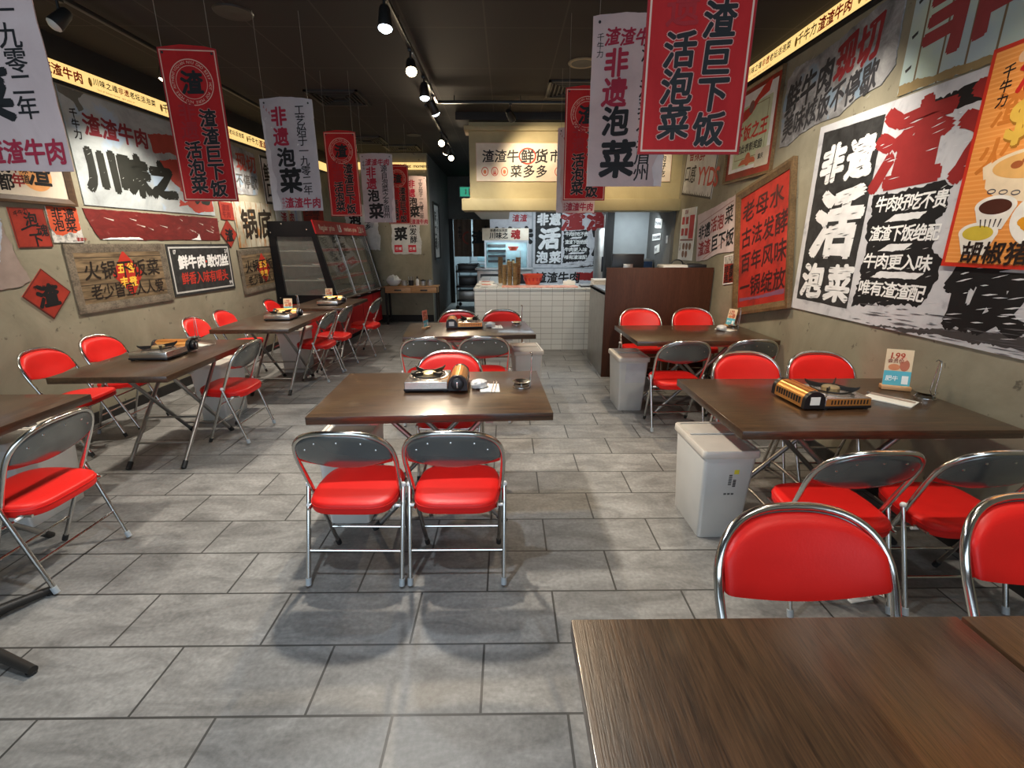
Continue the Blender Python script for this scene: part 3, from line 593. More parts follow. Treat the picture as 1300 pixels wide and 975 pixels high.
pr.frame(0, 0.035, (0.03, 0.028, 0.026)); pr.text('鲜', 0.20, 0.66, 0.26, BLACK, bold=0.03); pr.text('口', 0.20, 0.30, 0.22, BLACK, bold=0.03); pr.text('香', 0.52, 0.66, 0.26, BLACK, bold=0.03); pr.text('感', 0.52, 0.30, 0.24, BLACK, bold=0.03); pr.done()
root, pr = board('paper_sheet', 'white poster with red characters above the display cabinet', 'poster', 'L', 8.22, 1.96, 0.86, 0.30, M['whitepaper'], ang=2)
for i, (t, c) in enumerate((('渣', INKRED), ('肉', INKRED))): pr.text(t, 0.28 + 0.3 * i, 0.5, 0.18, c, bold=0.03)
pr.poly([(0.45, 0), (0.55, 0), (0.55, 1), (0.45, 1)], (0.75, 0.55, 0.35)); pr.poly([(0.72, 0), (0.80, 0), (0.80, 1), (0.72, 1)], (0.4, 0.45, 0.6)); pr.done()
root, pr = board('red_poster', 'red poster with dark characters above the display cabinet', 'poster', 'L', 9.13, 2.05, 0.82, 0.32, M['redcard'], ang=2)
pr.text('巴适得板', 0.15, 0.66, 0.15, (0.05, 0.01, 0.01), bold=0.02); pr.text('安逸', 0.5, 0.25, 0.12, (0.05, 0.01, 0.01)); pr.done()
# back wall behind the display cabinet
TORN = [(0.03, 0.02), (0.35, 0), (0.6, 0.02), (0.96, 0.0), (1, 0.25), (0.94, 0.5), (1, 0.72), (0.95, 1), (0.1, 1), (0, 0.8), (0.05, 0.5), (0, 0.25)]
root, pr = board('torn_poster', 'torn white poster on back wall beside the display cabinet top', 'poster', 9.9, -2.83, 1.86, 0.68, 0.86, M['whitepaper'], outline=TORN, torn=0.012, seed=41)
pr.poly([(0.55, 0.45), (0.8, 0.5), (0.9, 0.7), (0.7, 0.62)], (0.35, 0.36, 0.38), 0.01); pr.text('泡', 0.30, 0.68, 0.24, BLACK, bold=0.05); pr.text('菜', 0.30, 0.38, 0.24, BLACK, bold=0.05); pr.text('之乡', 0.66, 0.66, 0.12, BLACK, vert=True); pr.done()
root, pr = board('torn_poster', 'torn white poster with two red stamps above wooden console table', 'poster', 9.9, -1.985, 1.78, 0.60, 0.86, M['whitepaper'], outline=TORN, torn=0.012, seed=43)
pr.text('泡', 0.33, 0.80, 0.22, BLACK, bold=0.05); pr.text('菜', 0.33, 0.46, 0.26, BLACK, bold=0.05, rough=0.03); pr.text('古法发酵', 0.74, 0.86, 0.145, BLACK, vert=True, gap=1.05)
for fx in (0.22, 0.68):
    pr.poly([(fx - .13, 0.05), (fx + .13, 0.05), (fx + .13, 0.21), (fx - .13, 0.21)], (0.62, 0.03, 0.05), 0.004, name='red_stamp'); pr.text('巴蜀', fx - .05, 0.13, 0.06, WHITE, gap=1.1, lift=4)
pr.done()
# framed poster on the passage side wall
root = thing('framed_poster', 'tall white poster in black frame on grey passage side wall', 'poster')
root.matrix_world = Matrix(((0, 0, 1, -1.508), (1, 0, 0, 10.75), (0, 1, 0, 1.80), (0, 0, 0, 1)))
MB().box(-0.37, 0.37, -0.55, 0.55, 0, 0.01).build('board', M['whitepaper'], root, smooth=0); frame_parts(root, 0.80, 1.16, 0.05, 0.03, M['track'])
pr = Print(root, 0.74, 1.10, 0.01); pr.text('味之魂', 0.35, 0.78, 0.26, BLACK, vert=True, bold=0.04, gap=1.05); pr.text('川渝老火锅', 0.72, 0.84, 0.16, BLACK, vert=True); pr.done()
# exit sign
root, pr = board('exit_sign', 'green lit exit sign high on the passage end wall', 'sign', 13.2, -1.02, 2.83, 0.34, 0.22, M['exit'], thick=0.03, partname='lit_face'); MB().box(-0.19, 0.19, -0.13, 0.13, -0.001, 0.02).build('housing', M['panelgrey'], root); pr.ell(0.42, 0.68, 0.02, 0.02, WHITE); pr.poly([(0.34, 0.2), (0.42, 0.52), (0.52, 0.55), (0.46, 0.36), (0.54, 0.18), (0.44, 0.3)], WHITE); pr.poly([(0.66, 0.15), (0.86, 0.15), (0.86, 0.85), (0.66, 0.85)], WHITE); pr.done()

# ================================================================== RIGHT WALL
W_, H_ = 2.55, 1.36
def brush_poster(label, wall, u, z, k, off=0.002):
    w_, h_ = W_ * k, H_ * k
    root, pr = board('brush_poster', label, 'poster', wall, u, z, w_, h_, M['bigpaper'], off=off)
    f = lambda x: x / W_          # x in metres on the full-size board
    pr.poly([(f(0.055), 0.06), (f(0.66), 0.055), (f(0.665), 0.955), (f(0.055), 0.965)], M['blackboard'], 0.003, name='black_panel', step=0.05)
    pr.text('非遗', f(0.22), 0.79, 0.27 * k, (0.76, 0.76, 0.76), bold=0.06, gap=1.08, rough=0.03, sx=0.98); pr.text('活', f(0.38), 0.48, 0.50 * k, (0.76, 0.76, 0.76), bold=0.06, rough=0.035, sx=1.02); pr.text('泡菜', f(0.22), 0.175, 0.27 * k, (0.76, 0.76, 0.76), bold=0.05, gap=1.12, rough=0.03)
    pr.poly([(f(0.70), 0.91), (f(1.2), 0.96), (f(2.5), 0.97), (f(2.5), 0.90), (f(1.3), 0.89), (f(0.9), 0.86)], BLACK, 0.016, lift=1, seed=71)
    pr.text('渣渣', f(0.91), 0.79, 0.50 * k, (0.27, 0.022, 0.022), bold=0.06, gap=1.06, rough=0.035, sx=1.12, jit=0.02, lift=4)
    pr.poly([(f(0.70), 0.60), (f(1.22), 0.625), (f(1.28), 0.60), (f(1.27), 0.50), (f(1.22), 0.47), (f(1.24), 0.36), (f(1.33), 0.32), (f(1.33), 0.24), (f(1.26), 0.13), (f(1.02), 0.10), (f(0.70), 0.07), (f(0.73), 0.3)], BLACK, 0.022, lift=1, seed=72)
    for j, (y, x0, x1) in enumerate(((0.485, 0.84, 1.10), (0.355, 0.84, 1.05), (0.235, 0.82, 1.18))): pr.poly([(f(x0), y - 0.012), (f(x1), y - 0.004), (f(x1 + .05), y + 0.025), (f(x0 + .08), y + 0.02)], (0.70, 0.70, 0.70), 0.006, lift=2, seed=73 + j)
    for t, y in (('牛肉好吃不贵', 0.555), ('渣渣下饭绝配', 0.425), ('牛肉更入味', 0.30), ('唯有渣渣配', 0.175)):
        pr.text(t, f(0.79), y, 0.10 * k, (0.80, 0.80, 0.78), bold=0.025, gap=0.92, lift=6, sx=0.95 if len(t) > 5 else 1.15)
    pr.poly([(f(1.36), 0.62), (f(2.5), 0.60), (f(2.5), 0.52), (f(1.40), 0.50)], BLACK, 0.012, lift=1, seed=78)
    pr.text('饭', f(1.62), 0.21, 0.42 * k, BLACK, bold=0.075, rough=0.04, sx=1.1, lift=2); pr.poly([(f(0.9), 0.0), (f(1.5), 0.02), (f(1.9), 0.03), (f(2.5), 0.05), (f(2.5), 0.11), (f(1.7), 0.07)], (0.06, 0.055, 0.055), 0.016, lift=1, seed=79)
    for q in ((0.18, 0.30, 0.30, 0.66, 0.05), (0.08, 0.25, 0.68, 0.88, 0.05), (0.08, 0.25, 0.08, 0.27, 0.05)): pr.streaks(f(q[0]), f(0.62), q[2], q[3], 26, M['blackboard'], 0.02, 0.09, 0.0035, seed=int(q[2] * 99))
    pr.streaks(f(0.66), f(1.8), 0.66, 0.95, 34, (0.62, 0.62, 0.64), 0.02, 0.10, 0.0045, 0.12, seed=5); pr.streaks(f(1.4), f(1.9), 0.05, 0.35, 34, (0.66, 0.66, 0.68), 0.02, 0.10, 0.005, 0.2, seed=6); pr.streaks(f(0.7), f(1.32), 0.08, 0.60, 40, (0.60, 0.60, 0.60), 0.015, 0.05, 0.003, 0.3, lift=3, seed=7)
    pr.streaks(f(0.7), f(2.4), 0.0, 0.10, 90, (0.10, 0.095, 0.10), 0.03, 0.2, 0.004, 0.05, lift=3, seed=8)
    pr.done(); return root
brush_poster('huge black and white brush poster with red characters on right wall', 'R', 4.00 - W_ / 2, 1.735, 1.0)
brush_poster('black and white brush poster on the kitchen back wall under the hood', 11.3, 0.60 + W_ * 0.98 / 2, 1.69, 0.98)

# orange food poster in front of the brush poster
OW, OH = 1.25, 1.02
root, pr = board('food_poster', 'glossy orange food poster with hot pot bowls at the right edge', 'poster', 'R', 2.66 - OW / 2, 1.965, OW, OH, M['orangeposter'], off=0.014, thick=0.008)
pr.frame(0, 0.02, (0.55, 0.03, 0.015), name='red_border')
fo = lambda x: x / OW; DK = (0.62, 0.19, 0.03); BEIGE = (0.78, 0.62, 0.42)
for t, x, y in (('渣', 0.16, 0.72), ('肉', 0.36, 0.76), ('火', 0.14, 0.52), ('锅', 0.40, 0.58)): pr.text(t, fo(x), y, 0.16, DK, bold=0.03, lift=1, name='tone_lettering')
pr.text('千牛力', fo(0.11), 0.88, 0.062, BLACK, vert=True, bold=0.02); pr.text('渣渣', fo(0.245), 0.855, 0.17, (0.52, 0.02, 0.015), bold=0.035, gap=1.05); pr.ell(fo(0.165), 0.925, 0.026, 0.026, (0.80, 0.50, 0.30))
pr.text('$4.99', fo(0.17), 0.655, 0.235, (0.38, 0.16, 0.02), bold=0.055, latin=True, lift=3, jit=0.0, rough=0, name='price_shadow'); pr.text('$4.99', fo(0.165), 0.662, 0.235, (0.72, 0.44, 0.07), bold=0.035, latin=True, lift=5, jit=0.0, rough=0, name='price_lettering')
pr.ell(fo(0.36), 0.455, 0.235, 0.075, BEIGE, name='printed_pot', lift=2); pr.poly([(fo(0.125), 0.455), (fo(0.14), 0.37), (fo(0.22), 0.315), (fo(0.36), 0.295), (fo(0.50), 0.315), (fo(0.58), 0.37), (fo(0.595), 0.455)], BEIGE, name='printed_pot', lift=2)
pr.ell(fo(0.36), 0.455, 0.205, 0.06, (0.72, 0.40, 0.13), name='printed_soup', lift=3)
for x, y, r_ in ((0.27, 0.46, 0.028), (0.31, 0.475, 0.02), (0.42, 0.45, 0.024), (0.35, 0.435, 0.018)): pr.ell(fo(x), y, r_, r_ * .6, (0.36, 0.10, 0.03), name='printed_food', lift=4)
pr.poly([(fo(0.10), 0.47), (fo(0.14), 0.49), (fo(0.15), 0.42), (fo(0.12), 0.41)], BEIGE, name='printed_pot', lift=2)
for i in range(6): pr.ell(fo(0.18 + i * .06), 0.335 + 0.015 * abs(2.5 - i) * .5, 0.022, 0.012, (0.10, 0.09, 0.10), lift=4, inner=0.005, name='printed_pattern')
for (x, y, c) in ((0.22, 0.285, (0.07, 0.02, 0.012)), (0.165, 0.165, (0.62, 0.46, 0.05))):
    pr.ell(fo(x), y, 0.105, 0.05, (0.82, 0.78, 0.70), name='printed_bowl', lift=5); pr.poly([(fo(x - .105), y), (fo(x - .06), y - 0.105), (fo(x + .06), y - 0.105), (fo(x + .105), y)], (0.80, 0.75, 0.66), name='printed_bowl', lift=5); pr.ell(fo(x), y - 0.002, 0.082, 0.036, c, name='printed_sauce', lift=6)
    for i in range(5): pr.poly([(fo(x - .05 + i * .022), y - .095), (fo(x - .06 + i * .026), y - .058), (fo(x - .052 + i * .026), y - .058), (fo(x - .045 + i * .022), y - .095)], (0.05, 0.04, 0.04), lift=7, name='printed_pattern')
pr.ell(fo(0.53), 0.22, 0.22, 0.145, (0.82, 0.78, 0.70), name='printed_plate', lift=4)
for i in range(26):
    a = rng.uniform(0, 6.28); r_ = rng.uniform(0.02, 0.16); pr.ell(fo(0.53) + r_ * cos(a) / OW, 0.22 + r_ * .62 * sin(a), rng.uniform(.03, .06), rng.uniform(.018, .03), rng.choice([(0.80, 0.40, 0.03), (0.72, 0.30, 0.02), (0.84, 0.52, 0.08)]), name='printed_food', lift=5 + i % 4, n=14)
pr.poly([(fo(0.50), 0.37), (fo(0.80), 0.37), (fo(0.80), 0.445), (fo(0.50), 0.445)], (0.55, 0.03, 0.015), lift=7, name='red_patch'); pr.text('限时', fo(0.55), 0.407, 0.07, (0.85, 0.75, 0.6), lift=9)
pr.text('胡椒猪肚鸡', fo(0.16), 0.072, 0.115, (0.02, 0.012, 0.01), bold=0.025, lift=9, gap=1.0); pr.text('No seasoning added with boiled thoroughly', fo(0.10), 0.022, 0.022, (0.25, 0.06, 0.01), latin=True, lift=9, bold=0, jit=0); pr.done()
# green corrugated sign
root, pr = board('ribbed_sign', 'pale green ribbed metal sign with red characters at top right', 'sign', 'R', 3.27 - 0.85, 2.72, 1.70, 0.58, M['greenplate'])
pr.text('非遗', 0.24, 0.58, 0.42, (0.27, 0.04, 0.045), bold=0.05, gap=1.25, sx=1.5, rough=0.03); pr.poly([(0, 0), (1, 0), (1, 0.05), (0.6, 0.09), (0.3, 0.06), (0, 0.10)], (0.26, 0.19, 0.09), 0.012, lift=1)
for yy in (0.2, 0.5, 0.8): pr.poly([(0.02, yy), (0.04, yy + .03), (0.04, yy + .06), (0.015, yy + .03)], (0.03, 0.03, 0.03), lift=2)
pr.done()
# torn grey brush poster
root, pr = board('torn_poster', 'torn grey scraped poster with black and dark red characters, right wall', 'poster', 'R', 3.97, 2.70, 1.26, 0.64, M['greybrush'], ang=2, outline=[(0.02, 0.02), (0.12, 0.0), (0.25, 0.08), (0.45, 0.12), (0.62, 0.10), (0.75, 0.2), (0.92, 0.22), (1, 0.35), (0.99, 0.7), (1, 0.97), (0.8, 1), (0.55, 0.93), (0.3, 0.9), (0.1, 0.94), (0.02, 0.84), (0, 0.5)], torn=0.008, seed=51)
pr.text('鲜牛肉', 0.115, 0.58, 0.25, (0.035, 0.035, 0.04), bold=0.035, gap=1.02, rough=0.03, sx=0.80, rot=0.05, shear=0.2); pr.text('现切', 0.61, 0.69, 0.28, (0.24, 0.025, 0.03), bold=0.04, gap=0.96, rough=0.03, sx=0.82, rot=0.05, shear=0.2)
pr.text('美味炫饭不停歇', 0.10, 0.245, 0.20, (0.04, 0.04, 0.045), bold=0.028, gap=0.98, sx=0.78, rot=0.075, shear=0.2, rough=0.02); pr.streaks(0.05, 0.95, 0.1, 0.9, 40, (0.36, 0.36, 0.36), 0.02, 0.06, 0.003, 0.4, seed=14); pr.done()
# certificate in red frame
root, pr = board('framed_certificate', 'pale green certificate poster with red ribbon in brown frame', 'poster', 'R', 5.13, 2.612, 0.96, 0.84, M['redcard'], thick=0.01)
frame_parts(root, 0.98, 0.86, 0.03, 0.03, M['goldframe'])
pr.poly([(0.08, 0.10), (0.92, 0.10), (0.92, 0.93), (0.08, 0.93)], WHITE, name='printed_paper'); pr.poly([(0.16, 0.14), (0.86, 0.14), (0.86, 0.80), (0.16, 0.80)], (0.56, 0.62, 0.42), lift=2, name='printed_paper')
pr.frame(0.19, 0.008, (0.28, 0.24, 0.12), lift=3)
pr.poly([(0.12, 0.66), (0.30, 0.76), (0.48, 0.80), (0.66, 0.92), (0.82, 0.96), (0.78, 0.84), (0.60, 0.80), (0.48, 0.70), (0.30, 0.64), (0.14, 0.58)], (0.55, 0.035, 0.025), 0.004, lift=4, name='printed_ribbon'); pr.ell(0.46, 0.77, 0.05, 0.055, (0.22, 0.10, 0.09), lift=5, name='printed_rosette')
pr.text('下饭之王', 0.26, 0.51, 0.15, (0.60, 0.04, 0.025), bold=0.035, gap=1.05, lift=6); pr.text('特此表彰奖励', 0.28, 0.34, 0.085, BLACK, lift=6)
pr.ell(0.50, 0.21, 0.055, 0.06, (0.60, 0.14, 0.06), lift=5, name='printed_rosette'); pr.poly([(0.30, 0.16), (0.70, 0.16), (0.62, 0.22), (0.38, 0.22)], (0.60, 0.14, 0.06), 0.004, lift=4); pr.poly([(0.66, 0.09), (0.92, 0.09), (0.92, 0.28), (0.66, 0.28)], (0.62, 0.56, 0.45), lift=6, name='printed_label'); pr.text('重庆', 0.74, 0.2, 0.05, BLACK, lift=8); pr.done()
# framed red poster
root, pr = board('framed_poster', 'tilted red poster of black characters in old brown frame, right wall', 'poster', 'R', 4.61, 1.55, 0.93, 1.18, M['redgrunge'], ang=12, thick=0.015, off=0.004)
frame_parts(root, 0.99, 1.24, 0.075, 0.04, M['goldframe'])
for t, y in (('老母水', 0.825), ('古法发酵', 0.615), ('百年风味', 0.41), ('一锅绽放', 0.205)): pr.text(t, 0.19 if len(t) > 3 else 0.22, y, 0.205, (0.05, 0.012, 0.012), bold=0.02, gap=1.0, rough=0.02, sx=0.98 if len(t) > 3 else 1.2)
pr.poly([(0.08, 0.09), (0.93, 0.09), (0.93, 0.125), (0.5, 0.11), (0.08, 0.12)], (0.20, 0.08, 0.14), 0.006, lift=1); pr.done()
# pink torn poster
root, pr = board('torn_poster', 'tilted pink torn poster of black and red characters above the desk', 'poster', 'R', 5.71, 1.70, 1.06, 0.58, M['pinkpaper'], ang=9, outline=[(0.01, 0.03), (0.3, 0.0), (0.6, 0.05), (0.97, 0.0), (0.99, 0.3), (0.96, 0.42), (1, 0.6), (0.99, 1), (0.5, 0.98), (0, 1)], torn=0.006, seed=61)
pr.text('非遗', 0.13, 0.60, 0.175, BLACK, bold=0.03); pr.text('活泡', 0.46, 0.64, 0.175, DKRED, bold=0.025); pr.text('菜', 0.82, 0.70, 0.20, BLACK, bold=0.02); pr.text('渣渣', 0.14, 0.26, 0.18, DKRED, bold=0.03); pr.text('巨下饭', 0.50, 0.28, 0.19, BLACK, bold=0.03)
pr.poly([(0.05, 0.80), (0.9, 0.92), (0.9, 0.90), (0.05, 0.785)], (0.34, 0.20, 0.20)); pr.poly([(0.2, 0.04), (0.95, 0.34), (0.95, 0.32), (0.23, 0.03)], (0.40, 0.20, 0.18)); pr.done()
# tilted white poster
root, pr = board('framed_poster', 'tilted white poster reading YYDS with dark edge beside the hood', 'poster', 'R', 6.40, 2.44, 1.02, 0.62, M['whitepaper'], ang=-8)
pr.frame(0, 0.022, (0.06, 0.055, 0.05)); pr.text('香辣鲜', 0.2, 0.80, 0.18, DKRED); pr.text('口感', 0.13, 0.42, 0.22, BLACK, bold=0.015, gap=1.0, sx=0.9, rough=0.004); pr.text('YYDS', 0.50, 0.40, 0.29, (0.52, 0.05, 0.03), bold=0.02, latin=True, gap=0.85, rough=0.01)
for i in range(16): pr.poly([(0.03 + i * .06, 0.035), (0.06 + i * .06, 0.035), (0.055 + i * .06, 0.06 + 0.08 * rng.random()), (0.04 + i * .06, 0.05)], BLACK, lift=2)
pr.done()
root, pr = board('paper_menu', 'tall narrow paper menu with red price blocks at wall corner', 'menu', 'R', 6.60, 1.68, 0.52, 0.66, M['paper'])
for r_ in range(2):
    for c_ in range(2): pr.poly([(0.08 + c_ * .27, 0.70 - r_ * .22), (0.27 + c_ * .27, 0.70 - r_ * .22), (0.27 + c_ * .27, 0.84 - r_ * .22), (0.08 + c_ * .27, 0.84 - r_ * .22)], (0.52, 0.06, 0.04), 0.006, seed=r_ * 2 + c_)
pr.poly([(0.62, 0.42), (0.93, 0.42), (0.93, 0.86), (0.62, 0.86)], (0.55, 0.05, 0.04)); pr.poly([(0.05, 0.38), (0.95, 0.38), (0.95, 0.41), (0.05, 0.41)], (0.25, 0.08, 0.04)); pr.text('菜单', 0.3, 0.93, 0.06, DKRED); pr.text('红油', 0.10, 0.3, 0.05, BLACK, vert=True)
for i in range(5): pr.ell(0.35 + (i % 3) * .22, 0.27 - (i // 3) * .15, 0.045, 0.045, (0.25, 0.12, 0.06), lift=2)
pr.done()
root, pr = board('red_card', 'small red and newsprint card beside the framed red poster', 'poster', 'R', 5.235, 1.30, 0.27, 0.31, M['redcard'], ang=8)
pr.frame(0, 0.012, WHITE); pr.poly([(0.05, 0.72), (0.95, 0.66), (0.95, 0.95), (0.05, 0.95)], M['torngrey'], 0.004); pr.text('非遗', 0.28, 0.50, 0.10, BLACK, bold=0.03, gap=1.05); pr.text('泡菜', 0.28, 0.20, 0.10, BLACK, bold=0.03, gap=1.05); pr.done()
# sign on the hood
root, pr = board('hood_sign', 'warmly lit cream sign with black characters on the hood front', 'sign', 7.06, 0.92, 2.62, 2.66, 0.48, M['cream'], thick=0.01)
pr.frame(0.0, 0.006, (0.62, 0.40, 0.26))
pr.text('渣渣牛', 0.062, 0.66, 0.165, BLACK, bold=0.02, gap=1.02); pr.ell(0.262, 0.66, 0.12, 0.105, (0.52, 0.045, 0.025), inner=0.022, name='red_ring'); pr.text('鲜货', 0.262, 0.66, 0.185, BLACK, bold=0.025, gap=1.02); pr.text('市场', 0.405, 0.66, 0.165, BLACK, bold=0.02); pr.text('菜多多', 0.205, 0.27, 0.165, BLACK, bold=0.02, gap=1.05)
for i, fx in enumerate((0.045, 0.095, 0.145, 0.42)):
    pr.ell(fx, 0.26, 0.048, 0.058, (0.48, 0.05, 0.03), inner=0.010, name='red_ring')
    if i == 1: pr.poly([(fx - .008, .18), (fx - .004, .34), (fx, .2), (fx + .005, .34), (fx + .008, .18)], (0.48, 0.05, 0.03), lift=2)
    else: pr.ell(fx, 0.25, 0.02, 0.026, (0.60, 0.16, 0.06), lift=2)
pr.text('牛肉好吃', 0.955, 0.80, 0.09, BLACK, vert=True, gap=1.05); pr.text('炒饭不贵', 0.915, 0.80, 0.09, BLACK, vert=True, gap=1.05); pr.text('辣', 0.87, 0.5, 0.14, BLACK); pr.done()

# ================================================================== HANGING BANNERS
def banner(kind, label, x, y, zb, rz=0.0, w_=0.40, h_=0.80, paper='lilacpaper'):
    root = thing('hanging_banner', label, 'banner', (x, y, zb), rz, 'hanging cloth banners')
    mat = M['redbanner'] if kind == 'R' else M[paper]
    # slightly rippled panel standing in the local x-z plane, printed on the -y side
    top = [(-w_ / 2, h_), (-w_ * 0.1, h_ + 0.018), (w_ * 0.3, h_ + 0.012), (w_ / 2, h_)]
    poly = [(-w_ / 2, 0), (w_ / 2, 0)] + top[::-1]
    Rm = Matrix(((1, 0, 0, 0), (0, 0, -1, 0), (0, 1, 0, 0), (0, 0, 0, 1)))
    MB().prism(poly if kind == 'R' else jag(poly, 0.05, 0.003, int(abs(x * 100 + y * 10))), 0, 0.004, Rm).build('cloth', mat, root, smooth=0)
    holder = bpy.data.objects.new('print_face', None)
    for sx in (-1, 1):
        MB().tube([(sx * w_ * 0.42, -0.002, h_ - 0.02), (sx * w_ * 0.42, -0.002, CEIL - zb)], 0.0016, 5).build('cord', M['cord'], root)
        MB().lathe([(0.007, 0), (0.007, 0.002)], 10, Matrix.Translation((sx * w_ * 0.42, -0.0045, h_ - 0.025)) @ Matrix.Rotation(pi / 2, 4, 'X')).build('eyelet', M['track'], root)
    bpy.data.objects.remove(holder)
    pr = Print(root, w_, h_, 0.004)
    if kind == 'R':
        pr.frame(0.008, 0.006, (0.66, 0.42, 0.33)); pr.frame(0.0, 0.004, (0.30, 0.015, 0.02))
        k = w_ / 0.325; cy_ = 1 - 0.175 * k / h_; q = 0.0985 * k
        pr.ell(0.5, cy_, 0.122 * k, 0.122 * k, (0.66, 0.40, 0.32), inner=0.005, name='printed_ring'); pr.ell(0.5, cy_, 0.088 * k, 0.088 * k, (0.66, 0.40, 0.32), inner=0.003, name='printed_ring')
        pr.arc_text('QIAN NIU DAO BEEF HOT POT MORE NIU MORE AUTHENTIC ', 0.5, cy_, 0.104 * k, 0.021 * k, (0.66, 0.42, 0.33), pi * 0.72, pi * 0.72 - 2 * pi)
        pr.text('渣', 0.5, cy_, 0.13 * k, BLACK, bold=0.04, rough=0.02)
        for dd in ((0.675, 4, '渣渣巨下饭', 0.075), (0.33, 2, '活泡菜', 0.095)): st_ = rng.getstate(); pr.text(dd[2], dd[0], (dd[3] + dd[1] * q) / h_, 0.102 * k, (0.58, 0.26, 0.22), vert=True, bold=0.062, gap=0.965, rough=0.015, jit=0, name='lettering_outline', lift=2)
        pr.text('渣渣巨下饭', 0.675, (0.075 + 4 * q) / h_, 0.102 * k, BLACK, vert=True, bold=0.035, gap=0.965, rough=0.015, jit=0); pr.text('活泡菜', 0.33, (0.095 + 2 * q) / h_, 0.102 * k, BLACK, vert=True, bold=0.035, gap=0.965, rough=0.015, jit=0); pr.text('非遗', 0.33, (0.10 + 4.1 * q) / h_, 0.105 * k, (0.33, 0.014, 0.018), vert=True, bold=0.02, gap=0.98)
    elif kind == 'A':
        pr.text('非遗', 0.33, 0.855, 0.138, (0.34, 0.02, 0.045), vert=True, bold=0.035, gap=1.03, sx=0.9); pr.text('泡', 0.38, 0.495, 0.142, BLACK, bold=0.04, sx=1.0); pr.text('菜', 0.42, 0.285, 0.185, BLACK, bold=0.045, rough=0.02, sx=0.95)
        pr.text('工艺始于一九零二年', 0.74, 0.91, 0.078, BLACK, vert=True, bold=0.014, gap=0.915)
        pr.text('千牛力', 0.22, 0.105, 0.028, (0.34, 0.02, 0.045), vert=True); pr.text('渣渣牛肉', 0.34, 0.075, 0.085, (0.34, 0.02, 0.045), bold=0.03, sx=0.85)
        for k in range(4): pr.poly([(0.05 + k * .045, 0.93 - k * .02), (0.08 + k * .045, 0.96 - k * .03), (0.075 + k * .045, 0.92 - k * .03)], (0.36, 0.15, 0.15), 0.002, name='ink_splash', seed=k)
        pr.poly([(0.0, 0.86), (0.05, 0.80), (0.04, 0.66), (0.10, 0.55), (0.08, 0.40), (0.14, 0.28), (0.11, 0.18), (0.17, 0.06), (0.15, 0.0), (0.0, 0.0)], (0.58, 0.55, 0.56), 0.004, name='torn_layer', lift=1)
    else:
        pr.text('千牛力', 0.10, 0.885, 0.036, BLACK, vert=True, bold=0.01); pr.text('渣渣牛肉', 0.25, 0.89, 0.082, (0.34, 0.02, 0.045), bold=0.03, sx=0.92, shear=0.25)
        pr.text('非遗', 0.31, 0.745, 0.135, (0.34, 0.02, 0.045), vert=True, bold=0.035, gap=0.98, sx=0.95); pr.text('泡', 0.34, 0.405, 0.145, BLACK, bold=0.04); pr.text('菜', 0.39, 0.175, 0.185, BLACK, bold=0.045, rough=0.02)
        pr.text('源自泡菜之乡眉州', 0.72, 0.80, 0.085, BLACK, vert=True, bold=0.014, gap=0.925)
        pr.poly([(1.0, 0.55), (0.95, 0.5), (0.97, 0.38), (0.90, 0.30), (0.93, 0.2), (0.86, 0.12), (0.9, 0.0), (1.0, 0.0)], (0.60, 0.54, 0.53), 0.004, name='torn_layer', lift=1)
    n0 = len(root.children); pr.done()
    for o in list(root.children)[:]:
        if o.name.split('.')[0] not in ('cloth', 'cord', 'eyelet'): o.matrix_local = Matrix.Translation((0, 0, h_ / 2)) @ Rm
    return root
banner('A', 'nearest left lilac banner, cut by the left edge of the photo', -1.745, 1.87, 1.82, 0, 0.40, 0.85, 'blushpaper')
banner('R', 'large red banner hanging before the huge grey mural poster', -1.85, 3.22, 1.825, 0.08, 0.325, 0.83)
banner('A', 'white banner hanging left of the display cabinet, behind large red banner', -1.685, 4.13, 1.825)
banner('R', 'mid red banner hanging over the display cabinet header', -1.70, 5.40, 1.845, 0, 0.325, 0.81)
banner('B', 'grey-white banner hanging right of the mid red left banner', -1.62, 6.50, 1.825)
banner('R', 'farthest left red banner partly behind the grey-white banner', -1.60, 7.6, 1.845, 0, 0.325, 0.81)
banner('A', 'blush banner at the far end of the left banner row', -1.56, 8.8, 1.87, 0, 0.38, 0.78, 'blushpaper')
banner('R', 'nearest right red banner, large and cut by the top of the photo', 0.60, 1.72, 1.855, 0.0, 0.335, 0.84)
banner('B', 'blush white banner just left of nearest right red banner', 0.63, 2.75, 1.865, 0, 0.40, 0.775, 'blushpaper')
banner('R', 'red banner half hidden behind the right blush white banner', 0.63, 4.15, 1.905, 0, 0.34, 0.81)
banner('A', 'farthest right white banner mostly behind red banner near the hood', 0.72, 5.30, 1.875, 0, 0.40, 0.80, 'blushpaper')

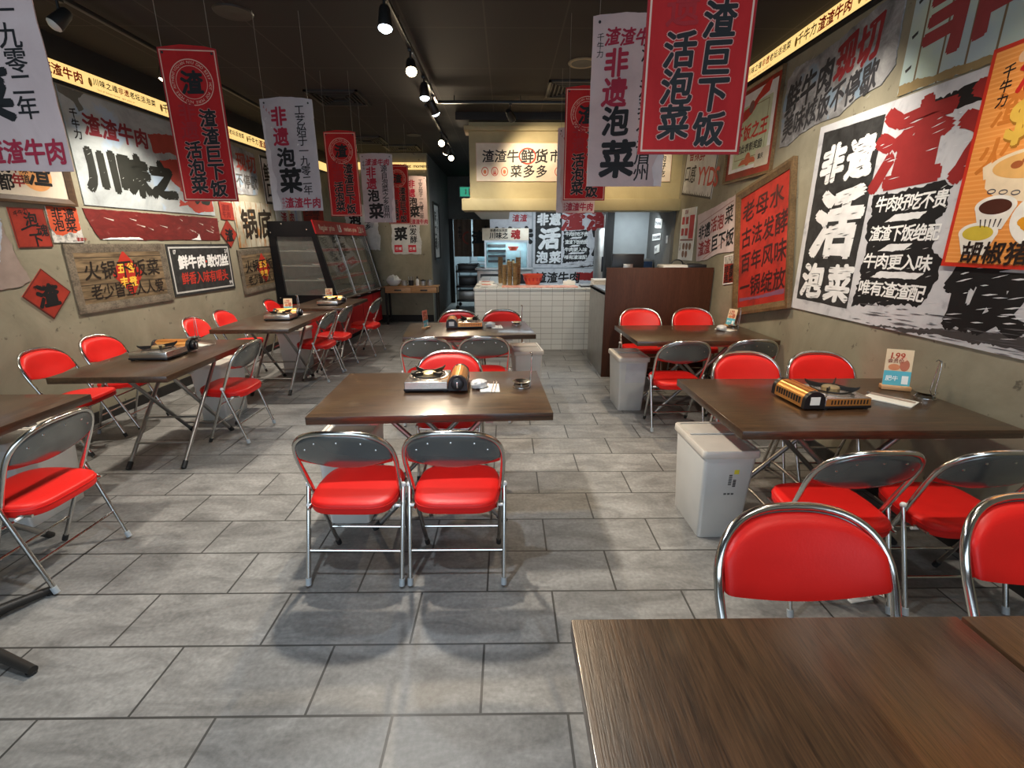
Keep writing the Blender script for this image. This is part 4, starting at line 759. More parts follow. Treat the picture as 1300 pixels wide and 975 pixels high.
# ================================================================== FOLDING CHAIRS
def make_chair():
    t = thing('folding_chair', 'chair', 'chair', group='red padded folding chairs')
    W0, ZS, ZT = 0.222, 0.625, 0.808
    yl = lambda z: 0.20 - 0.43 * z
    def bow(x, z): return 0.035 * max(0, 1 - (x / W0) ** 2) * max(0, min(1, (z - 0.55) / 0.12))
    def hw(z): return W0 if z > ZS else (0.210 + (W0 - 0.210) * max(0, (z - 0.44) / (ZS - 0.44)) if z > 0.44 else 0.192 + 0.018 * z / 0.44)
    path = []
    for k in range(8): z = 0.45 + (ZS - 0.45) * k / 7; path.append((-hw(z), yl(z), z))
    N_ = 28
    for k in range(1, N_):
        a = pi - pi * k / N_; e = 2 / 2.75
        x = W0 * math.copysign(abs(cos(a)) ** e, cos(a)); z = ZS + (ZT - ZS) * abs(sin(a)) ** e
        path.append((x, yl(z) - bow(x, z), z))
    for k in range(8): z = ZS - (ZS - 0.45) * k / 7; path.append((hw(z), yl(z), z))
    MB().tube(path, 0.0115, 10).build('back_frame', M['chrome'], t, smooth=60)
    def ztop(x): return ZS + (ZT - ZS) * max(0.0, 1 - abs(x / W0) ** 2.75) ** (1 / 2.75) - 0.012
    def zbot(x, d=0.058): return (0.630 if d < 0.03 else 0.655) - d * max(0, 1 - (x / 0.212) ** 2)
    nx, nz = 22, 8
    def sheet(y_off, bulge, inset, d=0.058):
        vs = []
        for i in range(nx + 1):
            u = -1 + 2 * i / nx; x = (0.2095 - inset) * sin(u * pi / 2); zb, zt = zbot(x, d) + inset, ztop(x) - inset
            if zt < zb + 0.02: zt = zb + 0.02
            for j in range(nz + 1):
                v = j / nz; z = zb + (zt - zb) * (0.5 - 0.5 * cos(pi * v))
                k = (max(0, 1 - abs(u) ** 5) ** 0.5) * (max(0, 1 - abs(2 * v - 1) ** 4) ** 0.5)
                vs.append((x, yl(z) - bow(x, z) + y_off + bulge * k, z))
        return vs
    def closed(front, back):
        n = (nx + 1) * (nz + 1); fs = []; idx = lambda i, j, o: o + i * (nz + 1) + j
        for i in range(nx):
            for j in range(nz):
                fs.append((idx(i, j, 0), idx(i + 1, j, 0), idx(i + 1, j + 1, 0), idx(i, j + 1, 0))); fs.append((idx(i, j, n), idx(i, j + 1, n), idx(i + 1, j + 1, n), idx(i + 1, j, n)))
        rim = [(i, 0) for i in range(nx + 1)] + [(nx, j) for j in range(1, nz + 1)] + [(i, nz) for i in range(nx - 1, -1, -1)] + [(0, j) for j in range(nz - 1, 0, -1)]
        for a, b in zip(rim, rim[1:] + rim[:1]): fs.append((idx(*a, 0), idx(*b, 0), idx(*b, n), idx(*a, n)))
        return MB().add(front + back, fs)
    closed(sheet(0.004, 0.026, 0.002, 0.028), sheet(-0.001, 0.0, 0.002, 0.028)).build('backrest', M['red'], t, smooth=60)
    sh = closed(sheet(-0.002, 0.0, 0.0), sheet(-0.005, -0.006, 0.0)).build('back_shell', M['shell'], t, smooth=60); sh['label'] = 'grey riveted back shell'
    for x, z in ((-0.10, 0.752), (0.0, 0.760), (0.10, 0.752), (-0.155, 0.712), (0.155, 0.712)):
        MB().lathe([(0.0055, 0), (0.0045, 0.003), (0.0, 0.004)], 8, Matrix.Translation((x, yl(z) - bow(x, z) - 0.0105, z)) @ Matrix.Rotation(pi / 2, 4, 'X'), cap=False).build('rivet', M['chrome'], sh)
    # seat cushion
    rings = [(0.396, 0.93), (0.395, 0.985), (0.404, 1.0), (0.432, 1.0), (0.443, 0.985), (0.449, 0.94), (0.452, 0.80), (0.454, 0.45)]
    n = 40; vs = []; fs = []
    for z, s_ in rings:
        for k in range(n):
            a = 2 * pi * k / n; e = 2 / 4.2; x = math.copysign(abs(cos(a)) ** e, cos(a)); y = math.copysign(abs(sin(a)) ** e, sin(a))
            hwid = 0.203 + 0.006 * y
            if y > 0: hwid = 0.205 - 0.016 * y
            vs.append((x * hwid * s_, 0.062 + y * 0.185 * s_, z + (0.062 + y * 0.185 * s_ - 0.06) * 0.06))
    for i in range(len(rings) - 1):
        for k in range(n): fs.append((i * n + k, i * n + (k + 1) % n, (i + 1) * n + (k + 1) % n, (i + 1) * n + k))
    fs.append(tuple(range(n))[::-1]); fs.append(tuple((len(rings) - 1) * n + k for k in range(n)))
    st = MB().add(vs, fs).build('seat', M['red'], t, smooth=60)
    pp = [(vs[3 * n + k][0] * 1.004, (vs[3 * n + k][1] - 0.062) * 1.004 + 0.062, vs[3 * n + k][2] - 0.004) for k in range(n)]
    MB().tube(pp, 0.0028, 6, closed=True).build('piping', M['red'], st, smooth=60)
    def leg(a, b, cap):
        l = MB().tube([a, b], 0.0105, 10).build('leg', M['chrome'], t, smooth=60)
        d = (Vector(b) - Vector(a)).normalized(); p = Vector(b)
        MB().tube([p - d * 0.035, p - d * 0.002], 0.0135, 10).build('foot_cap', cap, l, smooth=60); return l
    for s in (-1, 1):
        leg((s * 0.2105, yl(0.455), 0.455), (s * 0.192, yl(0.012), 0.012), M['rubber'])
        l = leg((s * 0.2265, 0.006, 0.468), (s * 0.2225, -0.135, 0.010), M['greycap'])
        MB().lathe([(0.0, 0), (0.0125, 0), (0.0135, 0.008), (0.010, 0.016), (0.0, 0.018)], 10, Matrix.Translation((s * 0.2265, 0.006, 0.466)), cap=False).build('top_cap', M['whitecap'], l, smooth=60)
        MB().tube([(s * 0.186, -0.05, 0.392), (s * 0.2195, -0.05, 0.392)], 0.007, 8).build('pivot_bolt', M['whitecap'], t)
        MB().tube([(s * 0.190, -0.10, 0.398), (s * 0.190, 0.20, 0.402)], 0.007, 8).build('seat_rail', M['chrome'], t)
    MB().tube([(-0.2235, -0.085, 0.17), (0.2235, -0.085, 0.17)], 0.0065, 8).build('stretcher', M['chrome'], t)
    MB().tube([(-0.199, yl(0.16), 0.16), (0.199, yl(0.16), 0.16)], 0.0065, 8).build('stretcher', M['chrome'], t)
    MB().tube([(-0.205, yl(0.33), 0.33), (0.205, yl(0.33), 0.33)], 0.0065, 8).build('stretcher', M['chrome'], t)
    return t
chair = make_chair(); cu = [False]
P180 = pi; PL = pi / 2; PR_ = -pi / 2     # facing: 0 away from camera, PL to the left wall, PR_ to the right wall
for x, y, rz, sc, lab in (
    (-0.722, 2.045, -0.02, 1, 'with grey back to us, left one of the pair before central table'),
    (-0.240, 2.045, 0.0, 1, 'with grey back to us, right one of the pair before central table'),
    (-0.404, 3.14, P180, 1.03, 'facing us behind the stove of the central table'),
    (-0.70, 4.13, 0.08, 1, 'with grey back to us, left one behind the central table'),
    (-0.205, 4.17, 0.06, 1, 'with grey back to us, right one behind the central table'),
    (-0.535, 5.25, P180 + 0.08, 1.03, 'facing us before the white tiled counter, left one'),
    (-0.044, 5.30, P180 + 0.08, 1.03, 'facing us before the white tiled counter, right one'),
    (1.47, 3.95, 0.02, 1, 'with grey back, beside white bin at table near the desk'),
    (2.06, 4.0, 0.0, 1, 'with dark back, by right wall at table near the desk'),
    (1.51, 5.25, P180, 1.06, 'against the brown reception desk, left one'),
    (2.105, 5.25, P180, 1.06, 'against the brown reception desk, right one'),
    (1.63, 3.01, P180, 1.05, 'facing us across right wall table with stove, left one'),
    (2.14, 3.01, P180, 1.05, 'facing us across right wall table, squeezed against the wall'),
    (1.45, 1.83, 0.03, 1.0, 'with dark back to us before right wall table, left one'),
    (1.965, 1.83, 0.0, 1.0, 'with dark back to us before right wall table, right one'),
    (0.82, 1.00, P180 + 0.02, 1.10, 'nearest to us, large red back above nearest bare table'),
    (1.55, 1.05, P180, 1.10, 'cut by the right edge of the photo'),
    (-2.235, 2.10, PL, 1, 'with grey back, at the left edge beside nearest left table'),
    (-3.37, 3.54, PR_ + 0.1, 1, 'against left wall, nearest one of that row'),
    (-3.37, 4.06, PR_ + 0.06, 1, 'against left wall, second from the front'),
    (-2.235, 3.83, PL, 1, 'on the aisle at left table with the white spoon'),
    (-3.21, 5.10, PR_ + 0.06, 1, 'against left wall, third from the front'),
    (-3.22, 5.66, PR_ + 0.06, 1, 'against left wall, fourth from the front'),
    (-2.20, 5.60, PL - 0.05, 1, 'on the aisle at third left table, nearer of two'),
    (-2.16, 6.085, PL - 0.05, 1, 'on the aisle at third left table, farther of two'),
    (-3.18, 6.76, PR_ + 0.06, 1, 'against left wall, beside the black display cabinet'),
    (-2.00, 6.93, PL - 0.06, 1, 'on the aisle before the red base of the display cabinet')):
    o = place(chair, cu, x, y, rz, 'red folding chair ' + lab); o.scale = (sc, sc, 1 + (sc - 1) * 0.55 if sc > 1.08 else sc)

# ================================================================== TABLES
def make_table():
    t = thing('folding_table', 'table', 'table', group='dark wood folding tables')
    MB().box(-0.61, 0.61, -0.40, 0.40, 0.718, 0.76, 0.003).build('tabletop', M['wood'], t, smooth=30)
    for s, hwid in ((1, 0.21), (-1, 0.178)):
        foot = s * -0.38; top = s * 0.29; xz = lambda z: foot + (top - foot) * z / 0.70
        for q in (-1, 1):
            l = MB().tube([(xz(0.70), q * hwid, 0.70), (xz(0.03), q * hwid, 0.03)], 0.0145, 12).build('leg', M['steel'], t, smooth=60)
            MB().tube([(xz(0.045), q * hwid, 0.045), (xz(0.004), q * hwid, 0.004)], 0.0185, 12).build('foot_cap', M['rubber'], l, smooth=60)
        for z in (0.15, 0.30) if s > 0 else (0.12,):
            MB().tube([(xz(z), -hwid, z), (xz(z), hwid, z)], 0.009, 8).build('rung', M['steel'], t, smooth=60)
        MB().box(top - 0.02, top + 0.02, -0.36, 0.36, 0.695, 0.72).build('top_bracket', M['steel'], t, smooth=0)
    for q in (-1, 1): MB().box(-0.40, 0.40, q * 0.30 - 0.012, q * 0.30 + 0.012, 0.688, 0.718).build('side_rail', M['steel'], t, smooth=0)
    return t
tab = make_table(); tu = [False]
for x, y, rz, sc, lab in (
    (-0.395, 2.625, 0.045, (1, 1.02, 1), 'central dark wood table with stove, napkin and chrome dish'),
    (-0.375, 4.70, 0.10, (1, 1, 1), 'dark wood table in front of the white tiled counter'),
    (1.745, 4.45, 0.02, (1.03, 1.03, 1), 'dark wood table in front of the brown reception desk'),
    (1.71, 2.42, 0.0, (1.06, 1.08, 1), 'dark wood table against right wall with stove and menu stand'),
    (0.583, 0.27, PL, (1, 1.10, 1), 'nearest dark wood table at the bottom of the photo, bare'),
    (1.475, 0.27, PL, (1, 1.10, 1), 'dark wood table cut by bottom right corner, beside the nearest table'),
    (-2.72, 1.97, PL, (1, 0.95, 1), 'bare dark wood table cut by the left edge of the photo'),
    (-2.56, 3.54, PL + 0.04, (1, 0.92, 1), 'dark wood table by left wall, stove and white spoon at its end'),
    (-2.545, 5.29, PL + 0.03, (1.05, 0.95, 1), 'third dark wood table along left wall with menu stand'),
    (-2.50, 6.80, PL, (0.92, 0.95, 1), 'last dark wood table on left, before the display cabinet')):
    o = place(tab, tu, x, y, rz, lab); o.scale = sc

# ================================================================== WHITE BINS UNDER THE TABLES
def make_bin():
    t = thing('waste_bin', 'bin', 'bin', group='slim white plastic bins')
    prof = [(0.112, 0.175, 0.0), (0.116, 0.18, 0.006), (0.140, 0.205, 0.50)]
    vs = []; fs = []
    def rr(hx, hy, z, c=0.02):
        out = []
        for sx, sy, a0 in ((1, 1, 0), (-1, 1, 90), (-1, -1, 180), (1, -1, 270)):
            for k in range(4): a = R(a0 + 30 * k); out.append((sx * (hx - c) + c * cos(a), sy * (hy - c) + c * sin(a), z))
        return out
    def loft(rs):
        vs = []; fs = []; n = 16
        for r_ in rs: vs += rr(*r_)
        for i in range(len(rs) - 1):
            for k in range(n): fs.append((i * n + k, i * n + (k + 1) % n, (i + 1) * n + (k + 1) % n, (i + 1) * n + k))
        fs.append(tuple(range(n))[::-1]); fs.append(tuple((len(rs) - 1) * n + k for k in range(n))); return MB().add(vs, fs)
    loft(prof).build('bin_body', M['binwhite'], t, smooth=40)
    l = loft([(0.150, 0.215, 0.495), (0.153, 0.218, 0.50), (0.153, 0.218, 0.53), (0.148, 0.213, 0.538), (0.132, 0.197, 0.538), (0.130, 0.195, 0.530), (0.02, 0.03, 0.530)]).build('lid', M['binlid'], t, smooth=40)
    MB().box(-0.125, 0.125, 0.04, 0.19, 0.530, 0.5345, 0.001).build('lid_flap', M['binlid'], l); MB().tube([(-0.125, 0.035, 0.534), (0.125, 0.035, 0.534)], 0.004, 6).build('hinge', M['binwhite'], l)
    return t
bn = make_bin(); bu = [False]
for x, y, rz, lab in ((1.168, 2.47, 0.02, 'white bin with barcode stickers under the right wall table'), (1.195, 4.56, 0.02, 'white bin with a grey sheet under the table by the reception desk'), (-0.918, 2.63, 0.0, 'white bin under left end of the central table'),
    (0.20, 4.86, 0.1, 'white bin under right end of table before the tiled counter'), (-2.69, 4.33, PL * 0, 'white bin under far end of left table with napkin and spoon'), (-2.84, 2.60, 0.0, 'white bin with dark print below nearest left table'), (-2.69, 6.02, 0.0, 'white bin below the third left table')):
    place(bn, bu, x, y, rz, lab)
bins = [o for o in C.objects if o.name.startswith('waste_bin')]
def sticker(root, items):
    for nm, col, x0, x1, z0, z1 in items:
        yb = lambda z: -(0.18 + (0.205 - 0.18) * z / 0.5) - 0.0012
        MB().add([(x0, yb(z0), z0), (x1, yb(z0), z0), (x1, yb(z1), z1), (x0, yb(z1), z1), (x0, yb(z0) + .0015, z0), (x1, yb(z0) + .0015, z0), (x1, yb(z1) + .0015, z1), (x0, yb(z1) + .0015, z1)], [(0, 1, 2, 3), (4, 7, 6, 5), (0, 4, 5, 1), (1, 5, 6, 2), (2, 6, 7, 3), (3, 7, 4, 0)]).build(nm, ink(col), root, smooth=0)
bars = [('barcode_mark', (0.03, 0.03, 0.03), 0.005, 0.022, 0.39 - i * 0.011, 0.396 - i * 0.011) for i in range(6)] + [('barcode_mark', (0.03, 0.03, 0.03), 0.03, 0.046, 0.36 - i * 0.009, 0.366 - i * 0.009) for i in range(5)] + [('barcode_mark', (0.10, 0.10, 0.10), -0.01 + 0.02 * i, 0.004 + 0.02 * i, 0.275, 0.285) for i in range(3)] + [('yellow_sticker', (0.72, 0.60, 0.05), 0.03, 0.055, 0.40, 0.425)]
sticker(bins[0], bars)
sticker(bins[1], [('paper_sheet', (0.52, 0.52, 0.54), -0.07, 0.115, 0.29, 0.48)])
sticker(bins[5], [('barcode_mark', (0.05, 0.05, 0.05), 0.02, 0.03, 0.34, 0.42), ('barcode_mark', (0.05, 0.05, 0.05), 0.05, 0.062, 0.30, 0.37)])

# ================================================================== GAS STOVES
def make_stove():
    t = thing('gas_stove', 'stove', 'stove', group='portable gas stoves')
    b = MB().box(-0.18, 0.065, -0.135, 0.135, 0.018, 0.062, 0.006).build('stove_body', M['silver'], t)
    sk = MB().box(-0.183, 0.068, -0.138, 0.138, 0.008, 0.022, 0.003).build('base_skirt', M['blackpl'], t)
    for x in (-0.165, 0.05):
        for y in (-0.12, 0.12): MB().lathe([(0.012, 0), (0.014, 0.01)], 10, Matrix.Translation((x, y, 0))).build('foot', M['rubber'], t)
    for sy in (-1, 1):
        s_ = MB().box(-0.175, 0.06, sy * 0.1345 - 0.001, sy * 0.1345 + 0.0025, 0.022, 0.058).build('side_panel', M['copper'] if sy > 0 else M['silver'], t)
        if sy > 0:
            for k in range(12): MB().box(-0.16 + k * 0.017, -0.153 + k * 0.017, 0.1368, 0.1378, 0.030, 0.052).build('slot', M['blackpl'], s_, smooth=0)
        else: MB().box(-0.10, 0.0, -0.1378, -0.1368, 0.036, 0.048).build('name_plate', M['silver'], s_, smooth=0)
    cx = -0.055
    MB().lathe([(0.112, 0.060), (0.115, 0.068), (0.108, 0.070), (0.085, 0.062), (0.05, 0.0625), (0.0, 0.0625)], 32, Matrix.Translation((cx, 0, 0)), cap=False).build('drip_pan', M['silver'], t, smooth=50)
    bh = MB().lathe([(0.0, 0.062), (0.042, 0.062), (0.044, 0.082), (0.036, 0.087), (0.018, 0.085), (0.0, 0.089)], 24, Matrix.Translation((cx, 0, 0)), cap=False).build('burner_head', M['gold'], t, smooth=50)
    tr = MB().tube([(cx + 0.093 * cos(2 * pi * k / 28), 0.093 * sin(2 * pi * k / 28), 0.074) for k in range(28)], 0.0045, 6, closed=True).build('trivet', M['iron'], t, smooth=60)
    for k in range(4):
        a = pi / 4 + k * pi / 2; m = Matrix.Translation((cx, 0, 0)) @ Matrix.Rotation(a, 4, 'Z') @ Matrix.Rotation(pi / 2, 4, 'X')
        MB().prism([(0.035, 0.074), (0.098, 0.070), (0.122, 0.092), (0.126, 0.106), (0.108, 0.098), (0.04, 0.092)], -0.0025, 0.0025, m).build('trivet_arm', M['iron'], tr, smooth=0)
    # gas cartridge cover: half barrel along y
    pr = []
    for k in range(13): a = pi * k / 12; pr.append((0.122 + 0.052 * cos(a), 0.047 + 0.050 * sin(a)))
    pr = [(0.174, 0.012)] + pr + [(0.070, 0.012)]
    m = Matrix(((1, 0, 0, 0), (0, 0, 1, 0), (0, 1, 0, 0), (0, 0, 0, 1)))
    cv = MB().prism(pr, -0.118, 0.118, m).build('cartridge_cover', M['copper'], t, smooth=40)
    for k in range(10):
        MB().box(0.1725, 0.1765, -0.10 + k * 0.021, -0.09 + k * 0.021, 0.030, 0.062).build('slot', M['blackpl'], cv, smooth=0)
    for k in range(3): MB().tube([(0.095 + k * 0.025, -0.105, 0.0945 + (0.003 if k == 1 else 0)), (0.095 + k * 0.025, 0.105, 0.0945 + (0.003 if k == 1 else 0))], 0.0025, 6).build('ridge', M['copper'], cv)
    big = [(0.122 + (x - 0.122) * 1.04, 0.047 + (z - 0.047) * 1.04) for x, z in pr]
    MB().prism(big, -0.142, -0.116, m).build('front_cap', M['blackpl'], t, smooth=40)
    ec = MB().prism(big, 0.116, 0.140, m).build('end_cap', M['blackpl'], t, smooth=40); MB().box(0.098, 0.148, 0.1395, 0.1412, 0.030, 0.072).build('white_label', M['paper'], ec, smooth=0)
    kn = MB().lathe([(0.034, 0), (0.036, 0.004), (0.034, 0.022), (0.028, 0.026), (0.0, 0.026)], 24, Matrix.Translation((0.122, -0.141, 0.052)) @ Matrix.Rotation(pi / 2, 4, 'X'), cap=False).build('knob', M['blackpl'], t, smooth=40)
    MB().box(0.118, 0.126, -0.172, -0.166, 0.034, 0.070, 0.001).build('knob_grip', M['silver'], kn)
    return t
sv = make_stove(); su = [False]
for x, y, rz, lab in ((-0.405, 2.72, 0.03, 'portable gas stove with copper cartridge cover on the central table'), (-0.43, 4.80, P180 + 0.08, 'portable gas stove on the table before the white counter'), (1.665, 2.40, P180 + 0.05, 'portable gas stove on the table against the right wall'),
    (-2.58, 3.54, PL + 0.02, 'portable gas stove on left table with white spoon'), (-2.50, 5.36, PL + 0.05, 'portable gas stove on third left table by menu stand'), (-2.42, 6.66, PL + 0.05, 'portable gas stove on last left table in front of cabinet')):
    place(sv, su, x, y, rz, lab, z=0.7605)

# ================================================================== TABLE SETTINGS
def make_napkin():
    t = thing('paper_napkin', 'napkin', 'napkin', group='paper napkins')
    MB().box(-0.055, 0.055, -0.08, 0.08, 0, 0.003, 0.001).build('napkin_sheet', M['paper'], t); MB().box(-0.055, 0.0, -0.08, 0.08, 0.003, 0.006, 0.001).build('napkin_fold', M['paper'], t); return t
def make_chopsticks():
    t = thing('chopstick', 'stick', 'chopstick', group='chopsticks on napkins')
    MB().tube([(0, -0.105, 0.003), (0, 0.0, 0.003), (0, 0.115, 0.003)], [0.0022, 0.003, 0.0036], 8).build('stick', M['bamboo'], t, smooth=60); MB().tube([(0, 0.10, 0.003), (0, 0.118, 0.003)], 0.0038, 8).build('end_tip', M['silver'], t); return t
def make_packet():
    t = thing('wrapped_bowl_set', 'packet', 'tableware', group='film wrapped bowl sets')
    MB().lathe([(0.0, 0.001), (0.022, 0.001), (0.026, 0.006), (0.044, 0.032), (0.042, 0.033), (0.024, 0.008), (0.0, 0.008)], 24, cap=False).build('bowl', M['whitecap'], t, smooth=60)
    vs = []; r_ = random.Random(5)
    rings = [(0.047, 0.004), (0.050, 0.022), (0.043, 0.036), (0.026, 0.042), (0.008, 0.047)]
    mb = MB(); n = 18; pts = []; fs = []
    for rr_, z in rings:
        for k in range(n): a = 2 * pi * k / n; q = 1 + r_.uniform(-.07, .07); pts.append((rr_ * q * cos(a), rr_ * q * sin(a), z + r_.uniform(-.002, .002)))
    for i in range(len(rings) - 1):
        for k in range(n): fs.append((i * n + k, i * n + (k + 1) % n, (i + 1) * n + (k + 1) % n, (i + 1) * n + k))
    fs.append(tuple((len(rings) - 1) * n + k for k in range(n))); mb.add(pts, fs).build('film', M['film'], t, smooth=0); return t
def make_dish():
    t = thing('ladle_stand', 'dish', 'ladle stand', group='chrome ladle stands')
    MB().lathe([(0.0, 0.022), (0.030, 0.022), (0.052, 0.036), (0.054, 0.036), (0.034, 0.019), (0.0, 0.019)], 28, cap=False).build('dish', M['chrome'], t, smooth=60)
    MB().tube([(0.05 * cos(a), 0.05 * sin(a), 0.004) for a in [2 * pi * k / 20 for k in range(20)]], 0.003, 6, closed=True).build('base_ring', M['chrome'], t, smooth=60)
    for a in (0.6, 2.5, 4.6): MB().tube([(0.05 * cos(a), 0.05 * sin(a), 0.004), (0.036 * cos(a), 0.036 * sin(a), 0.021)], 0.0025, 6).build('support_wire', M['chrome'], t)
    p = [(0.05, -0.012, 0.004), (0.056, -0.010, 0.08), (0.060, -0.007, 0.17), (0.060, -0.004, 0.20), (0.058, 0.012, 0.205), (0.054, 0.02, 0.195)]
    MB().tube(p, 0.0028, 8).build('upright_wire', M['chrome'], t, smooth=60); MB().tube([(x, -y, z) for x, y, z in p[:4]] + [(0.046, 0.0, 0.205)], 0.0028, 8).build('upright_wire', M['chrome'], t, smooth=60); return t
nap, nu = make_napkin(), [False]; ch, chu = make_chopsticks(), [False]; pk, pu = make_packet(), [False]; ds, du = make_dish(), [False]
TT = 0.7605
for x, y, rz, d, on in ((-0.10, 2.665, 0.05, (0.085, 2.69, 0.1), 'central table'), (-0.10, 4.76, 0.1, (0.10, 4.86, 0.2), 'table before the white counter'), (2.07, 2.42, 0.65, (2.29, 2.46, 0.3), 'right wall table'), (2.13, 4.58, 0.6, (2.24, 4.66, 0.2), 'table by the reception desk'), (-2.54, 3.92, 1.2, (-2.70, 4.08, 1.6), 'second left table'), (-2.44, 5.66, 1.5, (-2.55, 5.84, 1.6), 'third left table')):
    place(nap, nu, x, y, rz, 'folded white paper napkin on the ' + on, TT).scale = (1.35, 1.35, 1) if 'right' in on else (1, 1, 1)
    c_, s_ = cos(rz), sin(rz)
    for k, q in enumerate((0.016, 0.034)):
        place(ch, chu, x + q * c_ + 0.01 * s_, y + q * s_ + 0.01 * c_, rz - 0.10, ('left' if k == 0 else 'right') + ' brown chopstick lying on napkin, ' + on, TT + (0.004 if q > 0 else 0.0065))
    if 'central' in on or 'counter' in on or 'desk' in on: place(pk, pu, x - 0.062 * c_, y - 0.062 * s_ + 0.01, rz, 'film wrapped white bowl on the napkin of the ' + on, TT + 0.0055)
    place(ds, du, d[0], d[1], d[2], 'chrome ladle stand with small dish on the ' + on, TT)
# white spoon on the second left table
t = thing('soup_spoon', 'white melamine soup spoon beside the stove on second left table', 'spoon', (-2.68, 3.80, TT + 0.002), 1.2)
MB().lathe([(0.0, 0.0), (0.016, 0.002), (0.026, 0.012), (0.028, 0.014), (0.024, 0.011), (0.0, 0.003)], 20, Matrix.Translation((-0.05, 0, 0)) @ Matrix.Scale(1.5, 4, (1, 0, 0)), cap=False).build('spoon_bowl', M['whitecap'], t, smooth=60)
MB().tube([(-0.015, 0, 0.010), (0.04, 0, 0.016), (0.10, 0, 0.012)], [0.010, 0.007, 0.008], 8).build('handle', M['whitecap'], t, smooth=60)
# menu stands
def menu_stand(x, y, rz, label, c_top=(0.72, 0.55, 0.36), lean=12):
    t = thing('menu_stand', label, 'menu stand', (x, y, TT), rz, 'table menu stands')
    MB().box(-0.055, 0.055, -0.022, 0.022, 0, 0.018, 0.003).build('wooden_base', M['lightwood'], t)
    card = bpy.data.objects.new('card_pivot', None)
    Lm = Matrix.Translation((0, 0, 0.012)) @ Matrix.Rotation(R(lean) * -1, 4, 'X') @ Matrix(((1, 0, 0, 0), (0, 0, -1, 0), (0, 1, 0, 0), (0, 0, 0, 1)))
    cdm = MB().box(-0.05, 0.05, 0, 0.165, 0, 0.003); cdo = cdm.build('menu_card', ink(c_top), t, smooth=0); cdo.matrix_local = Lm
    bpy.data.objects.remove(card)
    pr = Print(cdo, 0.10, 0.165, 0.003); pr.P = lambda fx, fy: ((fx - 0.5) * 0.10, fy * 0.165)
    pr.poly([(0, 0), (1, 0), (1, 0.42), (0, 0.42)], (0.10, 0.42, 0.52), name='blue_panel'); pr.text('1.99', 0.12, 0.83, 0.036, (0.42, 0.06, 0.03), bold=0.03, name='price_lettering'); pr.text('会员价', 0.18, 0.69, 0.020, (0.25, 0.05, 0.03)); pr.text('肥牛', 0.2, 0.22, 0.024, (0.85, 0.9, 0.9), lift=3)
    pr.ell(0.35, 0.52, 0.022, 0.014, (0.60, 0.22, 0.10), name='printed_food', lift=2); pr.ell(0.72, 0.58, 0.018, 0.026, (0.45, 0.14, 0.08), name='printed_food', lift=2); pr.ell(0.62, 0.75, 0.016, 0.012, (0.72, 0.45, 0.3), name='printed_food', lift=2)
    pr.poly([(0.68, 0.08), (0.92, 0.08), (0.92, 0.30), (0.68, 0.30)], (0.80, 0.82, 0.80), lift=2, name='white_panel'); pr.done(); return t
menu_stand(2.25, 2.62, -0.40, 'menu card in wooden block on the right wall table').scale = (1.3, 1.3, 1.3)
menu_stand(2.26, 4.78, -1.15, 'menu card in wooden block on the table by the desk')
menu_stand(-0.80, 4.70, 1.25, 'pink menu card seen edge-on, table before the white counter', (0.75, 0.28, 0.20), 4)
menu_stand(-2.62, 5.76, 0.12, 'menu card in wooden block on the third left table')
menu_stand(-2.60, 7.08, 0.12, 'menu card in wooden block on the last left table')

# ================================================================== DISPLAY CABINET (open-front chiller) against the left wall
t = thing('display_cabinet', 'tall black and red refrigerated display cabinet with slanted glass front', 'display cabinet', (-3.36, 8.60, 0), -0.0528)
# local x points into the room, y along the wall; -1.15..1.15 long
Y0, Y1 = -1.12, 1.06
prof = [(-0.115, 0.0), (0.74, 0.0), (0.80, 0.08), (0.80, 0.66), (0.84, 0.72), (0.55, 1.86), (-0.115, 1.88)]
m = Matrix(((1, 0, 0, 0), (0, 0, 1, 0), (0, 1, 0, 0), (0, 0, 0, 1)))
# near end panel: black frame round a glass window
inner = [(0.03, 0.80), (0.70, 0.80), (0.53, 1.66), (-0.02, 1.66)]
outer = [(-0.115, 0.62), (0.815, 0.62), (0.84, 0.72), (0.55, 1.88), (-0.115, 1.88)]
o4 = [(-0.115, 0.68), (0.84, 0.70), (0.55, 1.88), (-0.115, 1.88)]
for y0, y1 in ((Y1 - 0.02, Y1 + 0.03), (Y0 - 0.03, Y0 + 0.02)):
    mb = MB()
    for i in range(4):
        j = (i + 1) % 4; mb.prism([o4[i], o4[j], inner[j], inner[i]], y0, y1, m)
    ep = mb.build('end_panel', M['fridgeblack'], t, smooth=0)
for x, z in ((-0.08, 1.72), (0.10, 1.84), (0.47, 1.76), (-0.06, 0.76)): MB().lathe([(0.0, 0), (0.012, 0), (0.010, 0.006), (0, 0.008)], 10, Matrix.Translation((x, Y0 - 0.03, z)) @ Matrix.Rotation(pi / 2, 4, 'X'), cap=False).build('screw_cover', M['silver'], ep)
MB().prism(inner, Y0 - 0.004, Y0 + 0.004, m).build('end_glass', M['glass'], t, smooth=0)
MB().prism([(-0.115, 0.10), (0.80, 0.10), (0.80, 0.66), (-0.115, 0.66)], Y0, Y1, m).build('red_base', M['fridgered'], t, smooth=0)
MB().prism([(-0.10, 0.0), (0.72, 0.0), (0.72, 0.10), (-0.10, 0.10)], Y0 + 0.02, Y1 - 0.02, m).build('plinth', M['fridgeblack'], t, smooth=0)
for y in (Y0 + 0.55, Y0 + 1.13, Y0 + 1.7): MB().box(0.799, 0.803, y - 0.004, y + 0.004, 0.12, 0.65).build('panel_seam', M['fridgeblack'], t, smooth=0)
MB().prism([(-0.115, 0.66), (0.82, 0.66), (0.82, 0.70), (-0.115, 0.70)], Y0, Y1, m).build('deck', M['fridgeblack'], t, smooth=0)
